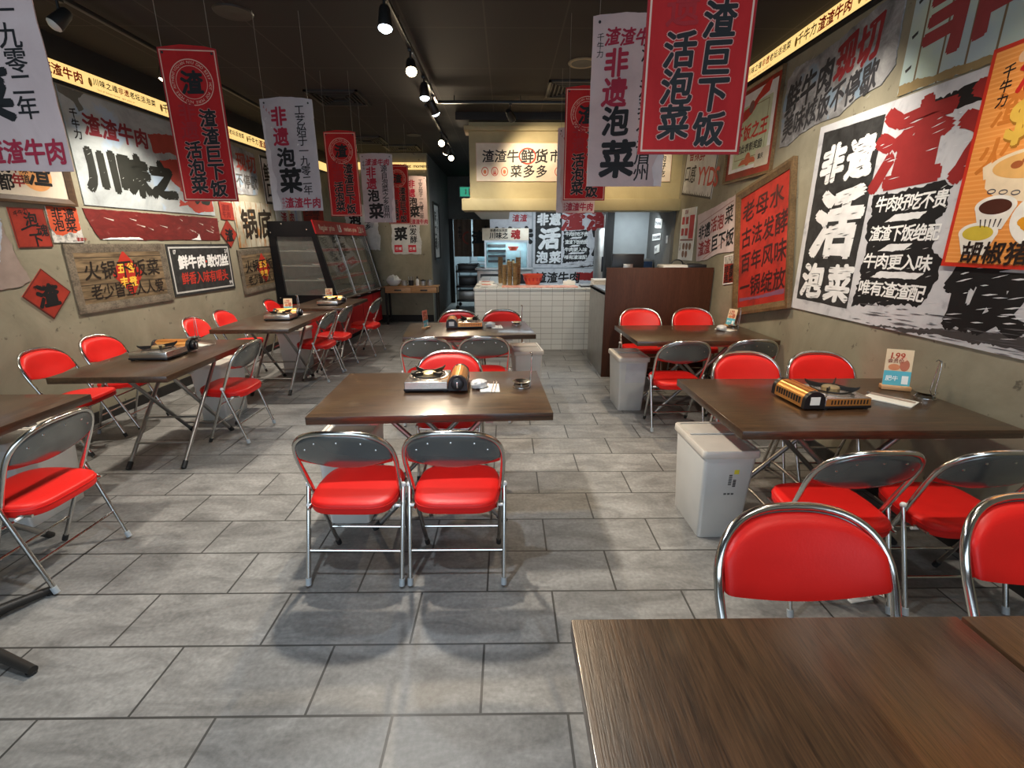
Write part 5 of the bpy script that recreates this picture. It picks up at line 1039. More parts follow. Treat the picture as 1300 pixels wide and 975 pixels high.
MB().tube([(0.86, Y0, 0.735), (0.86, Y1, 0.735)], 0.018, 10).build('bumper_rail', M['silver'], t)
for k in range(4): MB().box(0.80, 0.86, Y0 + 0.3 + k * 0.55, Y0 + 0.34 + k * 0.55, 0.70, 0.74).build('rail_bracket', M['whitecap'], t, smooth=0)
MB().prism([(-0.115, 0.70), (-0.06, 0.70), (-0.06, 1.84), (-0.115, 1.84)], Y0, Y1, m).build('back_panel', M['fridgein'], t, smooth=0)
MB().prism([(-0.115, 1.68), (0.50, 1.68), (0.46, 1.86), (-0.115, 1.88)], Y0, Y1, m).build('canopy', M['fridgeblack'], t, smooth=0)
hd = MB().prism([(0.595, 1.70), (0.61, 1.70), (0.565, 1.90), (0.55, 1.90)], Y0 - 0.03, Y1 + 0.03, m).build('header_sign', M['fridgered'], t, smooth=0)
hm = Matrix(((0, -0.22, 0.975, 0.590), (1, 0, 0, 0.015), (0, 0.975, 0.22, 1.80), (0, 0, 0, 1)))
pr = Print(hd, 2.2, 0.18, 0.002)
pr.text('Regular price', 0.04, 0.5, 0.115, CREAM, bold=0.02, jit=0, gap=0.85); pr.text('1.8', 0.36, 0.5, 0.16, WHITE, bold=0.04, jit=0, gap=0.9); pr.text('members price', 0.49, 0.5, 0.105, CREAM, bold=0.02, jit=0, gap=0.85); pr.text('2.8', 0.80, 0.5, 0.15, CREAM, bold=0.03, jit=0, gap=0.9)
pr.text('起', 0.91, 0.5, 0.09, CREAM); pr.frame(0, 0.008, (0.60, 0.10, 0.08)); pr.done()
for c_ in hd.children: c_.matrix_local = hm
sl = lambda z: 0.83 - (z - 0.72) * (0.255 / 1.0)
for k, (a, b) in enumerate(((Y0 + 0.02, Y0 + 0.78), (Y0 + 0.74, Y0 + 1.54), (Y0 + 1.50, Y1 - 0.02))):
    d = 0.012 * (k % 2)
    g = MB().add([(sl(0.74) - d, a, 0.74), (sl(0.74) - d, b, 0.74), (sl(1.70) - d, b, 1.70), (sl(1.70) - d, a, 1.70), (sl(0.74) - d - .006, a, 0.74), (sl(0.74) - d - .006, b, 0.74), (sl(1.70) - d - .006, b, 1.70), (sl(1.70) - d - .006, a, 1.70)],
                 [(0, 1, 2, 3), (4, 7, 6, 5), (0, 4, 5, 1), (1, 5, 6, 2), (2, 6, 7, 3), (3, 7, 4, 0)]).build('sliding_door', M['glass'], t, smooth=0)
    for y in (a, b): MB().tube([(sl(0.74) - d, y, 0.74), (sl(1.70) - d, y, 1.70)], 0.009, 8).build('door_rail', M['steel'], g)
SHZ = (0.78, 1.02, 1.24, 1.46)
for z in SHZ:
    s_ = MB().box(-0.06, sl(z) - 0.10, Y0 + 0.04, Y1 - 0.04, z - 0.012, z).build('shelf', M['fridgein'], t, smooth=0)
    MB().box(sl(z) - 0.105, sl(z) - 0.098, Y0 + 0.04, Y1 - 0.04, z - 0.02, z + 0.02).build('price_rail', M['fridgered'], s_, smooth=0)
# plates of skewers and dishes on the shelves
def make_plate():
    p = thing('food_plate', 'plate', 'plate', group='small plates on the cabinet shelves')
    MB().lathe([(0.0, 0.0), (0.045, 0.0), (0.075, 0.018), (0.073, 0.020), (0.045, 0.004), (0.0, 0.004)], 18, cap=False).build('plate', M['whitecap'], p, smooth=60)
    mb = MB()
    for k in range(5): mb.lathe([(0.0, 0.0), (0.018, 0.004), (0.014, 0.018), (0.0, 0.022)], 8, Matrix.Translation((0.03 * cos(k * 1.26), 0.03 * sin(k * 1.26), 0.004)), cap=False)
    mb.build('food', M['meat'], p, smooth=60); return p
pp_, pu_ = make_plate(), [False]
rows = ('bottom shelf', 'second shelf', 'third shelf', 'top shelf')
for zi, z in enumerate(SHZ):
    for yi in range(9):
        lx, ly = sl(z) - 0.22, Y0 + 0.16 + yi * 0.20; o = place(pp_, pu_, -3.36 + lx + 0.0528 * ly, 8.60 + ly - 0.0528 * lx, 0.3 * yi, 'small white food plate on the %s of the display cabinet' % rows[zi], z=z + 0.001, group='small food plates on the %s of the cabinet' % rows[zi])

# ================================================================== CONSOLE TABLE ON THE BACK WALL AND ITS CROCKERY
t = thing('console_table', 'narrow wooden console table with two drawers and black legs by back wall', 'table', (-1.885, 9.70, 0))
MB().box(-0.53, 0.53, -0.17, 0.17, 0.735, 0.755, 0.003).build('tabletop', M['benchwood'], t); MB().box(-0.51, 0.51, -0.15, 0.16, 0.62, 0.735).build('apron', M['benchwood'], t)
for s in (-1, 1):
    d = MB().box(-0.25, 0.25, -0.012, 0.0, -0.052, 0.052, 0.003).build('drawer', M['benchwood'], t, loc=(s * 0.256, -0.151, 0.678)); MB().box(-0.07, 0.07, -0.026, -0.012, -0.012, 0.012, 0.003).build('handle', M['blackpl'], d)
    for y in (-0.14, 0.14): MB().box(s * 0.50 - 0.018, s * 0.50 + 0.018, y - 0.018, y + 0.018, 0, 0.735).build('leg', M['blackpaint'], t, smooth=0)
    MB().box(s * 0.50 - 0.012, s * 0.50 + 0.012, -0.13, 0.13, 0.08, 0.11).build('side_stretcher', M['blackpaint'], t, smooth=0)
t = thing('serving_bowl', 'white bowl heaped with crumpled napkins on the console table', 'bowl', (-2.24, 9.68, 0.756)); MB().lathe([(0.0, 0.0), (0.07, 0.0), (0.12, 0.05), (0.15, 0.11), (0.146, 0.112), (0.115, 0.052), (0.0, 0.006)], 28, cap=False).build('bowl', M['whitecap'], t, smooth=60)
vs = []; r_ = random.Random(2); mb = MB()
for rr_, z in ((0.14, 0.105), (0.12, 0.15), (0.07, 0.185), (0.02, 0.20)):
    for k in range(14): a = 2 * pi * k / 14; q = 1 + r_.uniform(-.18, .1); vs.append((rr_ * q * cos(a), rr_ * q * sin(a), z + r_.uniform(-.02, .02)))
mb.add(vs, [(i * 14 + k, i * 14 + (k + 1) % 14, (i + 1) * 14 + (k + 1) % 14, (i + 1) * 14 + k) for i in range(3) for k in range(14)] + [tuple(42 + k for k in range(14))]).build('crumpled_napkin', M['paper'], t, smooth=0)
t = thing('metal_pitcher', 'small metal pitcher beside white bowl on console table', 'pitcher', (-2.035, 9.68, 0.756)); MB().lathe([(0.0, 0), (0.05, 0), (0.058, 0.03), (0.05, 0.09), (0.054, 0.10), (0.05, 0.10), (0.046, 0.09), (0.0, 0.01)], 20, cap=False).build('body', M['stainless'], t, smooth=60); MB().tube([(0.05, 0, 0.085), (0.085, 0, 0.075), (0.085, 0, 0.035), (0.055, 0, 0.025)], 0.006, 8).build('handle', M['stainless'], t, smooth=60)
t = thing('utensil_holder', 'dark cup of serving utensils in the middle of console table', 'utensil cup', (-1.90, 9.70, 0.756)); MB().lathe([(0.0, 0), (0.045, 0), (0.05, 0.10), (0.047, 0.10), (0.042, 0.005), (0.0, 0.005)], 18, cap=False).build('cup', M['blackpl'], t, smooth=60)
for k in range(4): MB().tube([(0.02 * cos(k * 1.6), 0.02 * sin(k * 1.6), 0.01), (0.05 * cos(k * 1.6), 0.05 * sin(k * 1.6), 0.17)], [0.004, 0.008], 6).build('utensil', M['stainless'], t)
t = thing('sauce_bottle', 'slim pale sauce bottle with dark cap on console table', 'bottle', (-1.775, 9.69, 0.756)); MB().lathe([(0.0, 0), (0.034, 0), (0.036, 0.08), (0.03, 0.11), (0.012, 0.135), (0.0, 0.135)], 18, cap=False).build('bottle_body', M['whitecap'], t, smooth=60); MB().lathe([(0.0, 0.135), (0.014, 0.135), (0.009, 0.18), (0.0, 0.18)], 12, cap=False).build('cap', M['blackpl'], t)
for k, (x, l_) in enumerate(((-1.66, 'steel jar with dark lid left of two jars on console table'), (-1.53, 'steel pot with bright lid at right end of console table'))):
    t = thing('steel_jar', l_, 'jar', (x, 9.69, 0.756)); MB().lathe([(0.0, 0), (0.05, 0), (0.053, 0.02), (0.053, 0.09), (0.0, 0.09)], 20, cap=False).build('jar_body', M['stainless'], t, smooth=50); MB().lathe([(0.0, 0.09), (0.055, 0.09), (0.052, 0.105), (0.012, 0.112), (0.012, 0.122), (0.0, 0.124)], 20, cap=False).build('lid', M['blackpl'] if k == 0 else M['stainless'], t, smooth=50)

# ================================================================== TILED COUNTER AND WHAT STANDS ON IT
t = thing('service_counter', 'white tiled service counter in front of the kitchen', 'counter', (0.5, 7.16, 0))
MB().box(-0.98, 1.05, 0.0, 0.75, 0.0, 0.895).build('tiled_body', M['whitetile'], t, smooth=0); MB().box(-0.99, 1.06, -0.012, 0.76, 0.895, 0.93, 0.004).build('worktop', M['whitetile'], t)
MB().box(-0.98, -0.30, 0.76, 2.6, 0.0, 0.895).build('tiled_return', M['whitetile'], t, smooth=0); MB().box(-0.99, -0.29, 0.76, 2.6, 0.895, 0.93, 0.004).build('return_worktop', M['whitetile'], t)
MB().box(0.82, 1.28, -0.02, 0.60, 0.855, 0.935, 0.004).build('end_shelf', M['whitetile'], t)
def cup_stack(x, y, h_, label):
    t = thing('cup_stack', label, 'cup stack', (x, y, 0.931), group='stacks of brown cups on the counter')
    n = int(h_ / 0.028); mb = [(0.030, 0.0), (0.040, 0.085)]
    c0 = MB().lathe([(0.0, 0), (0.032, 0), (0.041, 0.08), (0.043, 0.083), (0.0, 0.083)], 16, cap=False).build('cup', M['cup'], t, smooth=40)
    for k in range(1, n):
        MB().lathe([(0.038, 0.0), (0.041, 0.020), (0.044, 0.024), (0.0, 0.024)], 16, Matrix.Translation((0, 0, 0.06 + k * 0.028)), cap=False).build('cup', M['cup'], t, smooth=40)
for x, y, h_, l_ in ((-0.03, 7.75, 0.30, 'second from left of the brown cup stacks'), (0.05, 7.68, 0.34, 'third from left of the brown cup stacks'), (0.135, 7.68, 0.31, 'fourth from left of the brown cup stacks'), (0.185, 7.80, 0.40, 'rightmost and tallest of the brown cup stacks'), (-0.10, 8.05, 0.40, 'leftmost of the brown cup stacks')):
    cup_stack(x, y, h_ * 0.92, l_ + ' on the tiled counter')
t = thing('plastic_basket', 'orange-red slotted plastic basket on the tiled counter', 'basket', (0.42, 7.82, 0.931)); MB().add([], []).lathe([(0.0, 0.004), (0.11, 0.0), (0.16, 0.15), (0.168, 0.155), (0.160, 0.158), (0.105, 0.008), (0.0, 0.008)], 28, cap=False).build('basket_body', M['basketred'], t, smooth=50); MB().tube([(0.162 * cos(2 * pi * k / 24), 0.162 * sin(2 * pi * k / 24), 0.156) for k in range(24)], 0.007, 6, closed=True).build('rim', M['basketred'], t)
for k in range(14): a = 2 * pi * k / 14; MB().box(-0.012, 0.012, -0.002, 0.002, 0, 0.05, mat=Matrix.Rotation(a, 4, 'Z') @ Matrix.Translation((0, 0.139, 0.06)) @ Matrix.Rotation(R(-17), 4, 'X')).build('slot', M['lamred'], t, smooth=0)
t = thing('counter_mat', 'long red printed mat lying along the tiled counter front', 'mat', (0.55, 7.36, 0.931)); MB().box(-0.62, 0.52, -0.14, 0.14, 0, 0.012, 0.004).build('mat_sheet', M['meat'], t); MB().box(-0.60, 0.50, -0.125, -0.10, 0.012, 0.0135).build('printed_stripe', M['paper'], t)
for k, (x, y, l_) in enumerate(((-0.30, 7.36, 'stack of printed paper menus at left end of the counter'), (-0.33, 7.95, 'second paper stack farther back at left end of counter'))):
    t = thing('paper_stack', l_, 'paper stack', (x, y, 0.931), 0.15 - k * .3)
    for j in range(3): MB().box(-0.12, 0.12, -0.16, 0.16, j * 0.012, j * 0.012 + 0.011, mat=Matrix.Rotation(0.1 * j, 4, 'Z')).build('sheet', M['paper'], t, smooth=0)
    MB().box(-0.08, 0.06, -0.10, 0.10, 0.0355, 0.0365).build('printed_block', ink((0.50, 0.16, 0.10)), t, smooth=0)
t = thing('dark_tray', 'black tray of sauces at right end of the counter', 'tray', (1.22, 7.42, 0.931)); MB().box(-0.10, 0.10, -0.13, 0.13, 0, 0.02, 0.004).build('tray', M['blackpl'], t); MB().box(-0.085, 0.085, -0.115, 0.115, 0.02, 0.024).build('tray_grid', M['steel'], t, smooth=0)
t = thing('tray_stack', 'stack of pale grey trays at right end of counter beside desk', 'tray stack', (1.52, 7.40, 0.936))
for j in range(4): MB().box(-0.22 + 0.004 * j, 0.22, -0.16, 0.16, j * 0.028, j * 0.028 + 0.024, 0.006).build('tray', M['binlid'], t)
t = thing('tissue_box', 'small white tissue box on the counter behind red mat', 'box', (0.98, 7.62, 0.931)); MB().box(-0.09, 0.09, -0.05, 0.05, 0, 0.07, 0.005).build('carton', M['paper'], t); MB().box(-0.03, 0.03, -0.004, 0.004, 0.07, 0.09).build('tissue', M['paper'], t, smooth=0)
# kitchen equipment behind
t = thing('work_cabinet', 'dark stainless work cabinet under the lit food warmer', 'cabinet', (0.0, 10.65, 0)); MB().box(-0.62, 0.52, -0.35, 0.35, 0.0, 1.02, 0.01).build('cabinet_body', M['stainless'], t); MB().box(-0.66, 0.56, -0.40, 0.38, 1.02, 1.06, 0.006).build('worktop', M['stainless'], t); MB().box(-0.55, -0.06, -0.356, -0.35, 0.1, 0.94).build('door', M['blackpl'], t, smooth=0); MB().box(-0.02, 0.46, -0.356, -0.35, 0.1, 0.94).build('door', M['blackpl'], t, smooth=0)
t = thing('food_warmer', 'lit food warmer with sign board on the work cabinet', 'food warmer', (0.0, 10.55, 1.061))
MB().box(-0.45, 0.45, 0.20, 0.24, 0.0, 0.52).build('back_panel', M['tealtray'], t, smooth=0); MB().box(-0.46, -0.43, -0.2, 0.24, 0, 0.52).build('side_panel', M['stainless'], t, smooth=0); MB().box(0.43, 0.46, -0.2, 0.24, 0, 0.52).build('side_panel', M['stainless'], t, smooth=0); MB().box(-0.46, 0.46, -0.2, 0.24, 0.52, 0.56).build('top', M['stainless'], t, smooth=0)
for z in (0.10, 0.21, 0.32, 0.43): MB().box(-0.40, -0.02, 0.12, 0.19, z, z + 0.05).build('tray', M['blackpl'], t, smooth=0)
sg = MB().box(-0.50, 0.46, -0.22, -0.20, 0.56, 0.80).build('sign_board', M['cream'], t, smooth=0); pr = Print(sg, 0.96, 0.24, 0); pr.text('川味之', 0.22, 0.4, 0.13, BLACK, bold=0.03); pr.text('魂', 0.72, 0.5, 0.20, DKRED, bold=0.05); pr.text('非遗老坛泡菜', 0.2, 0.82, 0.06, BLACK); pr.done()
for c_ in sg.children: c_.matrix_local = Matrix(((1, 0, 0, -0.02), (0, 0, -1, -0.221), (0, 1, 0, 0.68), (0, 0, 0, 1)))
light('warmer_lamp', 'AREA', (0.0, 10.45, 1.56), 5, (0.75, 0.95, 1.0), target=(0.0, 10.6, 1.1), size=0.7, size_y=0.2)
t = thing('red_bowl', 'red bowl on top tray inside the food warmer', 'bowl', (0.14, 10.45, 1.42)); MB().lathe([(0.0, 0), (0.07, 0), (0.12, 0.08), (0.115, 0.08), (0.0, 0.01)], 20, cap=False).build('bowl', M['basketred'], t, smooth=60); MB().box(-0.16, 0.16, -0.10, 0.12, -0.012, -0.001).build('wire_shelf', M['stainless'], t, smooth=0); MB().box(-0.16, -0.145, -0.10, 0.12, -0.36, -0.012).build('shelf_support', M['stainless'], t, smooth=0); MB().box(0.145, 0.16, -0.10, 0.12, -0.36, -0.012).build('shelf_support', M['stainless'], t, smooth=0)
for k in range(3):
    t = thing('seasoning_jar', 'small amber seasoning jar, %s in row in food warmer' % ('left', 'middle', 'right')[k], 'jar', (0.04 + k * 0.10, 10.44, 1.0615)); MB().lathe([(0.0, 0), (0.036, 0), (0.036, 0.13), (0.028, 0.15), (0.0, 0.15)], 14, cap=False).build('jar_body', M['gold'], t, smooth=50); MB().lathe([(0.0, 0.15), (0.03, 0.15), (0.03, 0.175), (0.0, 0.175)], 14, cap=False).build('lid', M['blackpl'], t)
t = thing('kitchen_boiler', 'tall grey metal boiler column at the right of the kitchen', 'boiler', (2.05, 10.3, 0)); MB().lathe([(0.0, 0), (0.22, 0), (0.22, 1.80), (0.18, 1.86), (0.0, 1.86)], 24, cap=False).build('tank', M['steel'], t, smooth=50); MB().tube([(0, 0, 1.85), (0, 0, 2.1), (0.0, 0.3, 2.2)], 0.05, 10).build('pipe', M['steel'], t); MB().box(-0.10, 0.10, -0.235, -0.20, 1.0, 1.3, 0.005).build('control_box', M['blackpl'], t)
root, pr = board('mural_poster', 'white kitchen poster with big black and red characters behind food warmer', 'poster', 11.3, 0.10, 1.56, 0.94, 1.36, M['bigpaper'])
pr.text('渣渣', 0.62, 0.90, 0.17, INKRED, bold=0.03); pr.text('川味', 0.30, 0.62, 0.42, BLACK, bold=0.07, rough=0.03, sx=1.1); pr.done()
root, pr = board('red_text_panel', 'low white kitchen wall panel with black and dark red characters', 'poster', 11.3, 1.56, 0.80, 1.9, 0.40, M['bigpaper'], off=0.004)
pr.text('渣渣牛肉', 0.10, 0.5, 0.26, BLACK, bold=0.03); pr.poly([(0.52, 0.35), (0.95, 0.3), (0.98, 0.8), (0.75, 0.95), (0.70, 0.75), (0.53, 0.8)], DKRED, 0.01); pr.done()
# passage: cart and shelf, noren curtain
t = thing('utility_cart', 'black utility cart with stacked trays in the kitchen passage', 'cart', (-0.95, 12.2, 0.0))
for x in (-0.26, 0.26):
    for y in (-0.35, 0.35): MB().tube([(x, y, 0.08), (x, y, 1.05)], 0.016, 8).build('post', M['stainless'], t); MB().lathe([(0.0, 0), (0.02, 0.0), (0.045, 0.02), (0.045, 0.06), (0.02, 0.09), (0, 0.09)], 12, Matrix.Translation((x, y, 0)), cap=False).build('caster', M['rubber'], t)
for z in (0.18, 0.52, 0.88): MB().box(-0.28, 0.28, -0.37, 0.37, z, z + 0.05, 0.006).build('shelf', M['blackpl'], t)
for z, w2 in ((0.93, 0.24), (0.57, 0.22), (0.23, 0.24)):
    bb = thing('tote_box', 'black plastic tote on the %s shelf of utility cart' % ('top' if z > .9 else 'middle' if z > .5 else 'bottom'), 'box', (-0.95, 12.2, z + 0.001)); MB().box(-w2, w2, -0.30, 0.30, 0, 0.20 if z < .9 else 0.13, 0.012).build('tote_body', M['blackpl'] if z != 0.23 else M['steel'], bb); MB().box(-w2 - .015, w2 + .015, -0.315, 0.315, 0.20 if z < .9 else 0.13, 0.215 if z < .9 else 0.145, 0.004).build('lid', M['blackpl'], bb)
t = thing('door_curtain', 'brown fabric door curtain with black characters in passage doorway', 'curtain', (-0.90, 13.1, 0))
M['curtain'] = weathered('brown_cloth', [(0.3, (0.10, 0.062, 0.042)), (0.7, (0.15, 0.095, 0.065))], scale=6)
MB().tube([(-0.50, 0.0, 2.16), (0.50, 0.0, 2.16)], 0.012, 8).build('rod', M['steel'], t)
for s in (0, 1):
    x0 = -0.48 + s * 0.50; vs = []; fs = []
    for i in range(17):
        for j in range(2): x = x0 + 0.46 * i / 16; vs.append((x, 0.012 * sin(i * 1.3 + s), 2.17 if j else 1.22))
    for i in range(16): fs.append((2 * i, 2 * i + 2, 2 * i + 3, 2 * i + 1))
    n = len(vs); vs += [(x, y + 0.003, z) for x, y, z in vs]; fs += [tuple(q + n for q in f)[::-1] for f in fs]
    cp = MB().add(vs, fs).build('curtain_panel', M['curtain'], t, smooth=60)
    pr = Print(cp, 0.46, 0.95, 0.016); (pr.ell(0.85, 0.5, 0.17, 0.17, (0.25, 0.05, 0.03), inner=0.05, a0=pi / 2, a1=3 * pi / 2), pr.text('千牛力', 0.35, 0.75, 0.10, BLACK, vert=True, bold=0.03)) if s == 0 else (pr.text('渣', 0.28, 0.52, 0.34, BLACK, bold=0.05), pr.text('老火锅', 0.75, 0.78, 0.10, BLACK, vert=True, bold=0.03)); pr.done()
    for c_ in cp.children: c_.matrix_local = Matrix(((1, 0, 0, x0 + 0.23), (0, 0, -1, 0.0), (0, 1, 0, 1.695), (0, 0, 0, 1)))
t = thing('wire_rack', 'bright wire rack with pale bins seen below the brown curtain', 'rack', (-0.62, 14.6, 0))
for x in (-0.45, 0.45):
    for y in (-0.2, 0.2): MB().tube([(x, y, 0), (x, y, 1.5)], 0.014, 8).build('post', M['stainless'], t)
for k in range(5): MB().box(-0.46, 0.46, -0.22, 0.22, 0.2 + k * 0.28, 0.215 + k * 0.28).build('shelf', M['stainless'], t, smooth=0)
for k in range(4):
    b_ = thing('storage_tub', 'pale teal tub on wire rack, %s shelf' % ('lowest', 'second', 'third', 'fourth')[k], 'tub', (-0.55, 14.55, 0.217 + k * 0.28)); MB().box(-0.30, 0.30, -0.15, 0.15, 0, 0.17, 0.015).build('tub_body', M['tealtray'], b_); MB().box(-0.31, 0.31, -0.16, 0.16, 0.17, 0.19, 0.005).build('lid', M['whitecap'], b_)

# ================================================================== RECEPTION DESK
t = thing('reception_desk', 'tall brown wood panelled reception desk by the right wall', 'desk', (1.15, 5.60, 0))
MB().box(0.0, RX - 1.165, 0.0, 0.035, 0.0, 1.30, 0.003).build('front_panel', M['deskwood'], t); MB().box(0.0, 0.03, 0.035, 1.05, 0.0, 1.02).build('side_panel', M['steel'], t, smooth=0); MB().box(0.0, RX - 1.165, 0.035, 1.05, 0.98, 1.02, 0.004).build('worktop', M['steel'], t); MB().box(0.55, RX - 1.165, 0.035, 0.40, 1.25, 1.275, 0.003).build('top_ledge', M['deskwood'], t)
t = thing('computer_monitor', 'black computer monitor seen from behind on the reception desk', 'monitor', (1.52, 6.15, 1.021)); MB().box(-0.20, 0.20, -0.02, 0.02, 0.10, 0.42, 0.008).build('screen_housing', M['blackpl'], t); MB().box(-0.06, 0.06, -0.04, -0.02, 0.15, 0.30, 0.005).build('mount', M['steel'], t); MB().box(-0.03, 0.03, -0.05, -0.02, 0.01, 0.2).build('stand', M['blackpl'], t, smooth=0); MB().box(-0.12, 0.12, -0.10, 0.08, 0, 0.012, 0.003).build('base', M['blackpl'], t)
t = thing('card_printer', 'white low printer on the reception desk top', 'printer', (1.98, 5.80, 1.276)); MB().box(-0.16, 0.13, -0.13, 0.13, 0, 0.05, 0.012).build('printer_body', M['binwhite'], t); MB().box(-0.14, 0.08, -0.132, -0.128, 0.018, 0.024).build('paper_slot', M['blackpl'], t, smooth=0)
t = thing('payment_terminal', 'black payment terminal beside white printer on the desk', 'terminal', (2.22, 5.80, 1.276)); MB().box(-0.10, 0.12, -0.10, 0.10, 0, 0.055, 0.01).build('terminal_body', M['blackpl'], t); MB().box(-0.06, 0.08, -0.06, 0.06, 0.055, 0.062, 0.003).build('keypad', M['rubber'], t)
t = thing('headset', 'small black headset lying behind the printer on the desk', 'headset', (2.08, 5.965, 1.276)); MB().tube([(0.07 * cos(a), 0, 0.045 + 0.055 * sin(a)) for a in [pi * k / 12 for k in range(13)]], 0.008, 8).build('headband', M['blackpl'], t, smooth=60)
for s in (-1, 1): MB().lathe([(0.0, 0), (0.03, 0), (0.03, 0.02), (0.0, 0.022)], 14, Matrix.Translation((s * 0.07, 0, 0.03)) @ Matrix.Rotation(s * pi / 2, 4, 'Y'), cap=False).build('earpiece', M['blackpl'], t)
for k, (y, z, w2, h2, l_) in enumerate(((7.75, 1.86, 0.34, 0.14, 'top pale notice'), (7.8, 1.66, 0.42, 0.10, 'middle long pale notice'), (7.72, 1.48, 0.26, 0.12, 'lowest blue-white notice'))):
    root, pr = board('paper_notice', l_ + ' on grey wall behind the reception desk', 'notice', 'R', y, z, w2, h2, M['paper'], off=0.043, ang=-4 + 6 * k); pr.text(('营业时间', '欢迎光临请稍候', '外卖')[k], 0.16, 0.5, h2 * .5, (0.10, 0.10, 0.12)); pr.done()
t = thing('wall_switch', 'small white light switch on the grey wall behind desk', 'switch', (2.358, 7.28, 1.62)); MB().box(-0.008, 0, -0.035, 0.035, -0.055, 0.055, 0.003).build('plate', M['whitecap'], t); MB().box(-0.013, -0.008, -0.012, 0.012, -0.02, 0.02, 0.001).build('toggle', M['whitecap'], t)
t = thing('small_fridge', 'dark blue glass-door drinks fridge behind the reception desk', 'fridge', (2.14, 8.02, 0.0)); MB().box(-0.20, 0.20, -0.22, 0.25, 0.0, 1.32, 0.01).build('fridge_body', M['steel'], t); MB().box(-0.18, 0.18, -0.235, -0.22, 0.1, 1.29, 0.004).build('door', plain('dark_blue_glass', (0.02, 0.035, 0.07), 0.1), t)

# ================================================================== SMALL FLOOR THINGS
t = thing('floor_stand', 'black cross-foot floor stand reaching in from the left edge', 'stand', (-2.294, 1.604, 0))
for a, l_ in ((60, 0.33), (162 - 180 + 0, 0.52), (240, 0.33), (160, 0.5)):
    q = R(a); MB().tube([(0, 0, 0.05), (0.6 * l_ * cos(q), 0.6 * l_ * sin(q), 0.036), (l_ * cos(q), l_ * sin(q), 0.022)], [0.026, 0.022, 0.017], 10).build('foot_arm', M['iron'], t, smooth=60); MB().lathe([(0.0, 0), (0.016, 0), (0.018, 0.012), (0.0, 0.014)], 10, Matrix.Translation((l_ * 0.97 * cos(q), l_ * 0.97 * sin(q), 0)), cap=False).build('foot_pad', M['rubber'], t)
MB().tube([(0, 0, 0.04), (0, 0, 0.70)], 0.03, 14).build('post', M['iron'], t, smooth=60)
t = thing('paper_scrap', 'white paper strip lying on floor under right wall table', 'paper', (1.62, 1.80, 0.001), 0.2); MB().box(-0.06, 0.06, -0.012, 0.012, 0, 0.006, 0.002).build('paper_strip', M['paper'], t); MB().tube([(0.06, 0, 0.005), (0.10, 0.02, 0.005), (0.12, -0.01, 0.005), (0.14, 0.01, 0.005)], 0.004, 6).build('twist', M['paper'], t)

# ================================================================== CEILING: TRACKS, LAMPS, VENTS
def rail(label, x0, y0, x1, y1):
    t = thing('light_track', label, 'light track', ((x0 + x1) / 2, (y0 + y1) / 2, 0)); hx, hy = max(0.017, abs(x1 - x0) / 2), max(0.017, abs(y1 - y0) / 2)
    MB().box(-hx, hx, -hy, hy, 3.12, 3.15, 0.003).build('rail', M['track'], t)
    n = 4
    for k in range(n): f = -0.85 + 1.7 * k / (n - 1); px, py = (f * hx if hx > hy else 0), (f * hy if hy >= hx else 0); MB().tube([(px, py, 3.148), (px, py, CEIL)], 0.006, 6).build('drop_rod', M['track'], t)
def spot(label, x, y, target, energy, col, lamp, angle=95, z=3.10, face=True):
    t = thing('track_spotlight', label, 'spotlight', (x, y, z), group='ceiling track spotlights')
    MB().box(-0.015, 0.015, -0.04, 0.04, 0.0, 0.022, 0.002).build('adapter', M['track'], t); MB().tube([(0, 0, 0.0), (0, 0, -0.07)], 0.009, 8).build('stem', M['track'], t)
    d = (Vector(target) - Vector((x, y, z - 0.10))).normalized(); m = Matrix.Translation((0, 0, -0.10)) @ d.to_track_quat('-Z', 'Y').to_matrix().to_4x4()
    MB().lathe([(0.0, 0.07), (0.030, 0.07), (0.038, 0.05), (0.048, -0.06), (0.046, -0.065), (0.040, -0.05), (0.0, -0.045)], 20, m, cap=False).build('lamp_housing', M['track'], t, smooth=50)
    MB().lathe([(0.0, -0.088), (0.025, -0.084), (0.043, -0.070), (0.047, -0.055), (0.040, -0.048), (0.0, -0.046)], 20, m, cap=False).build('lamp_face', lamp, t, smooth=50)
    if energy > 0:
        p = Vector((x, y, z - 0.10)) + d * 0.10
        light('lamp_light', 'SPOT', p, energy, col, target=target, angle=angle, blend=0.85, radius=0.045)
    return t
rail('long black light track over the aisle', -0.80, 0.6, -0.80, 6.2)
rail('black cross track in front of the hood', -0.80, 6.22, 1.9, 6.22)
rail('black light track leading to the far passage', -0.95, 6.35, -0.95, 9.6)
rail('black light track along the left wall side', -2.95, 1.0, -2.95, 8.0)
rail('black light track along the right wall side, above the photo', 1.55, 0.4, 1.55, 3.4)
E_ = 1.0
spot('cool-lit spotlight nearest on the aisle track', -0.80, 3.72, (-0.75, 3.1, 0), 70, COOL, M['lampcool'])
spot('brightest warm spotlight in the middle of the aisle track', -0.80, 4.62, (-0.45, 2.85, 0.7), 190, WARM, M['lampwarm'], 75)
spot('cool spotlight behind the brightest aisle lamp', -0.80, 5.30, (-0.7, 4.9, 0), 80, COOL, M['lampcool'])
spot('cool spotlight at the far end of the aisle track', -0.80, 5.90, (0.2, 7.1, 0.45), 130, NEUT, M['lampcool'])
spot('warm aisle spotlight above the photo frame, over central table', -0.80, 2.85, (-0.55, 2.3, 0), 210, NEUT, M['lampwarm'], 110)
spot('aisle spotlight above the photo frame, nearest to us', -0.80, 1.2, (-0.6, 1.0, 0), 120, COOL, M['lampcool'], 120)
spot('nearest of three warm spotlights by the passage', -0.95, 7.75, (-0.7, 3.6, 0.6), 110, WARM, M['lampwarm'])
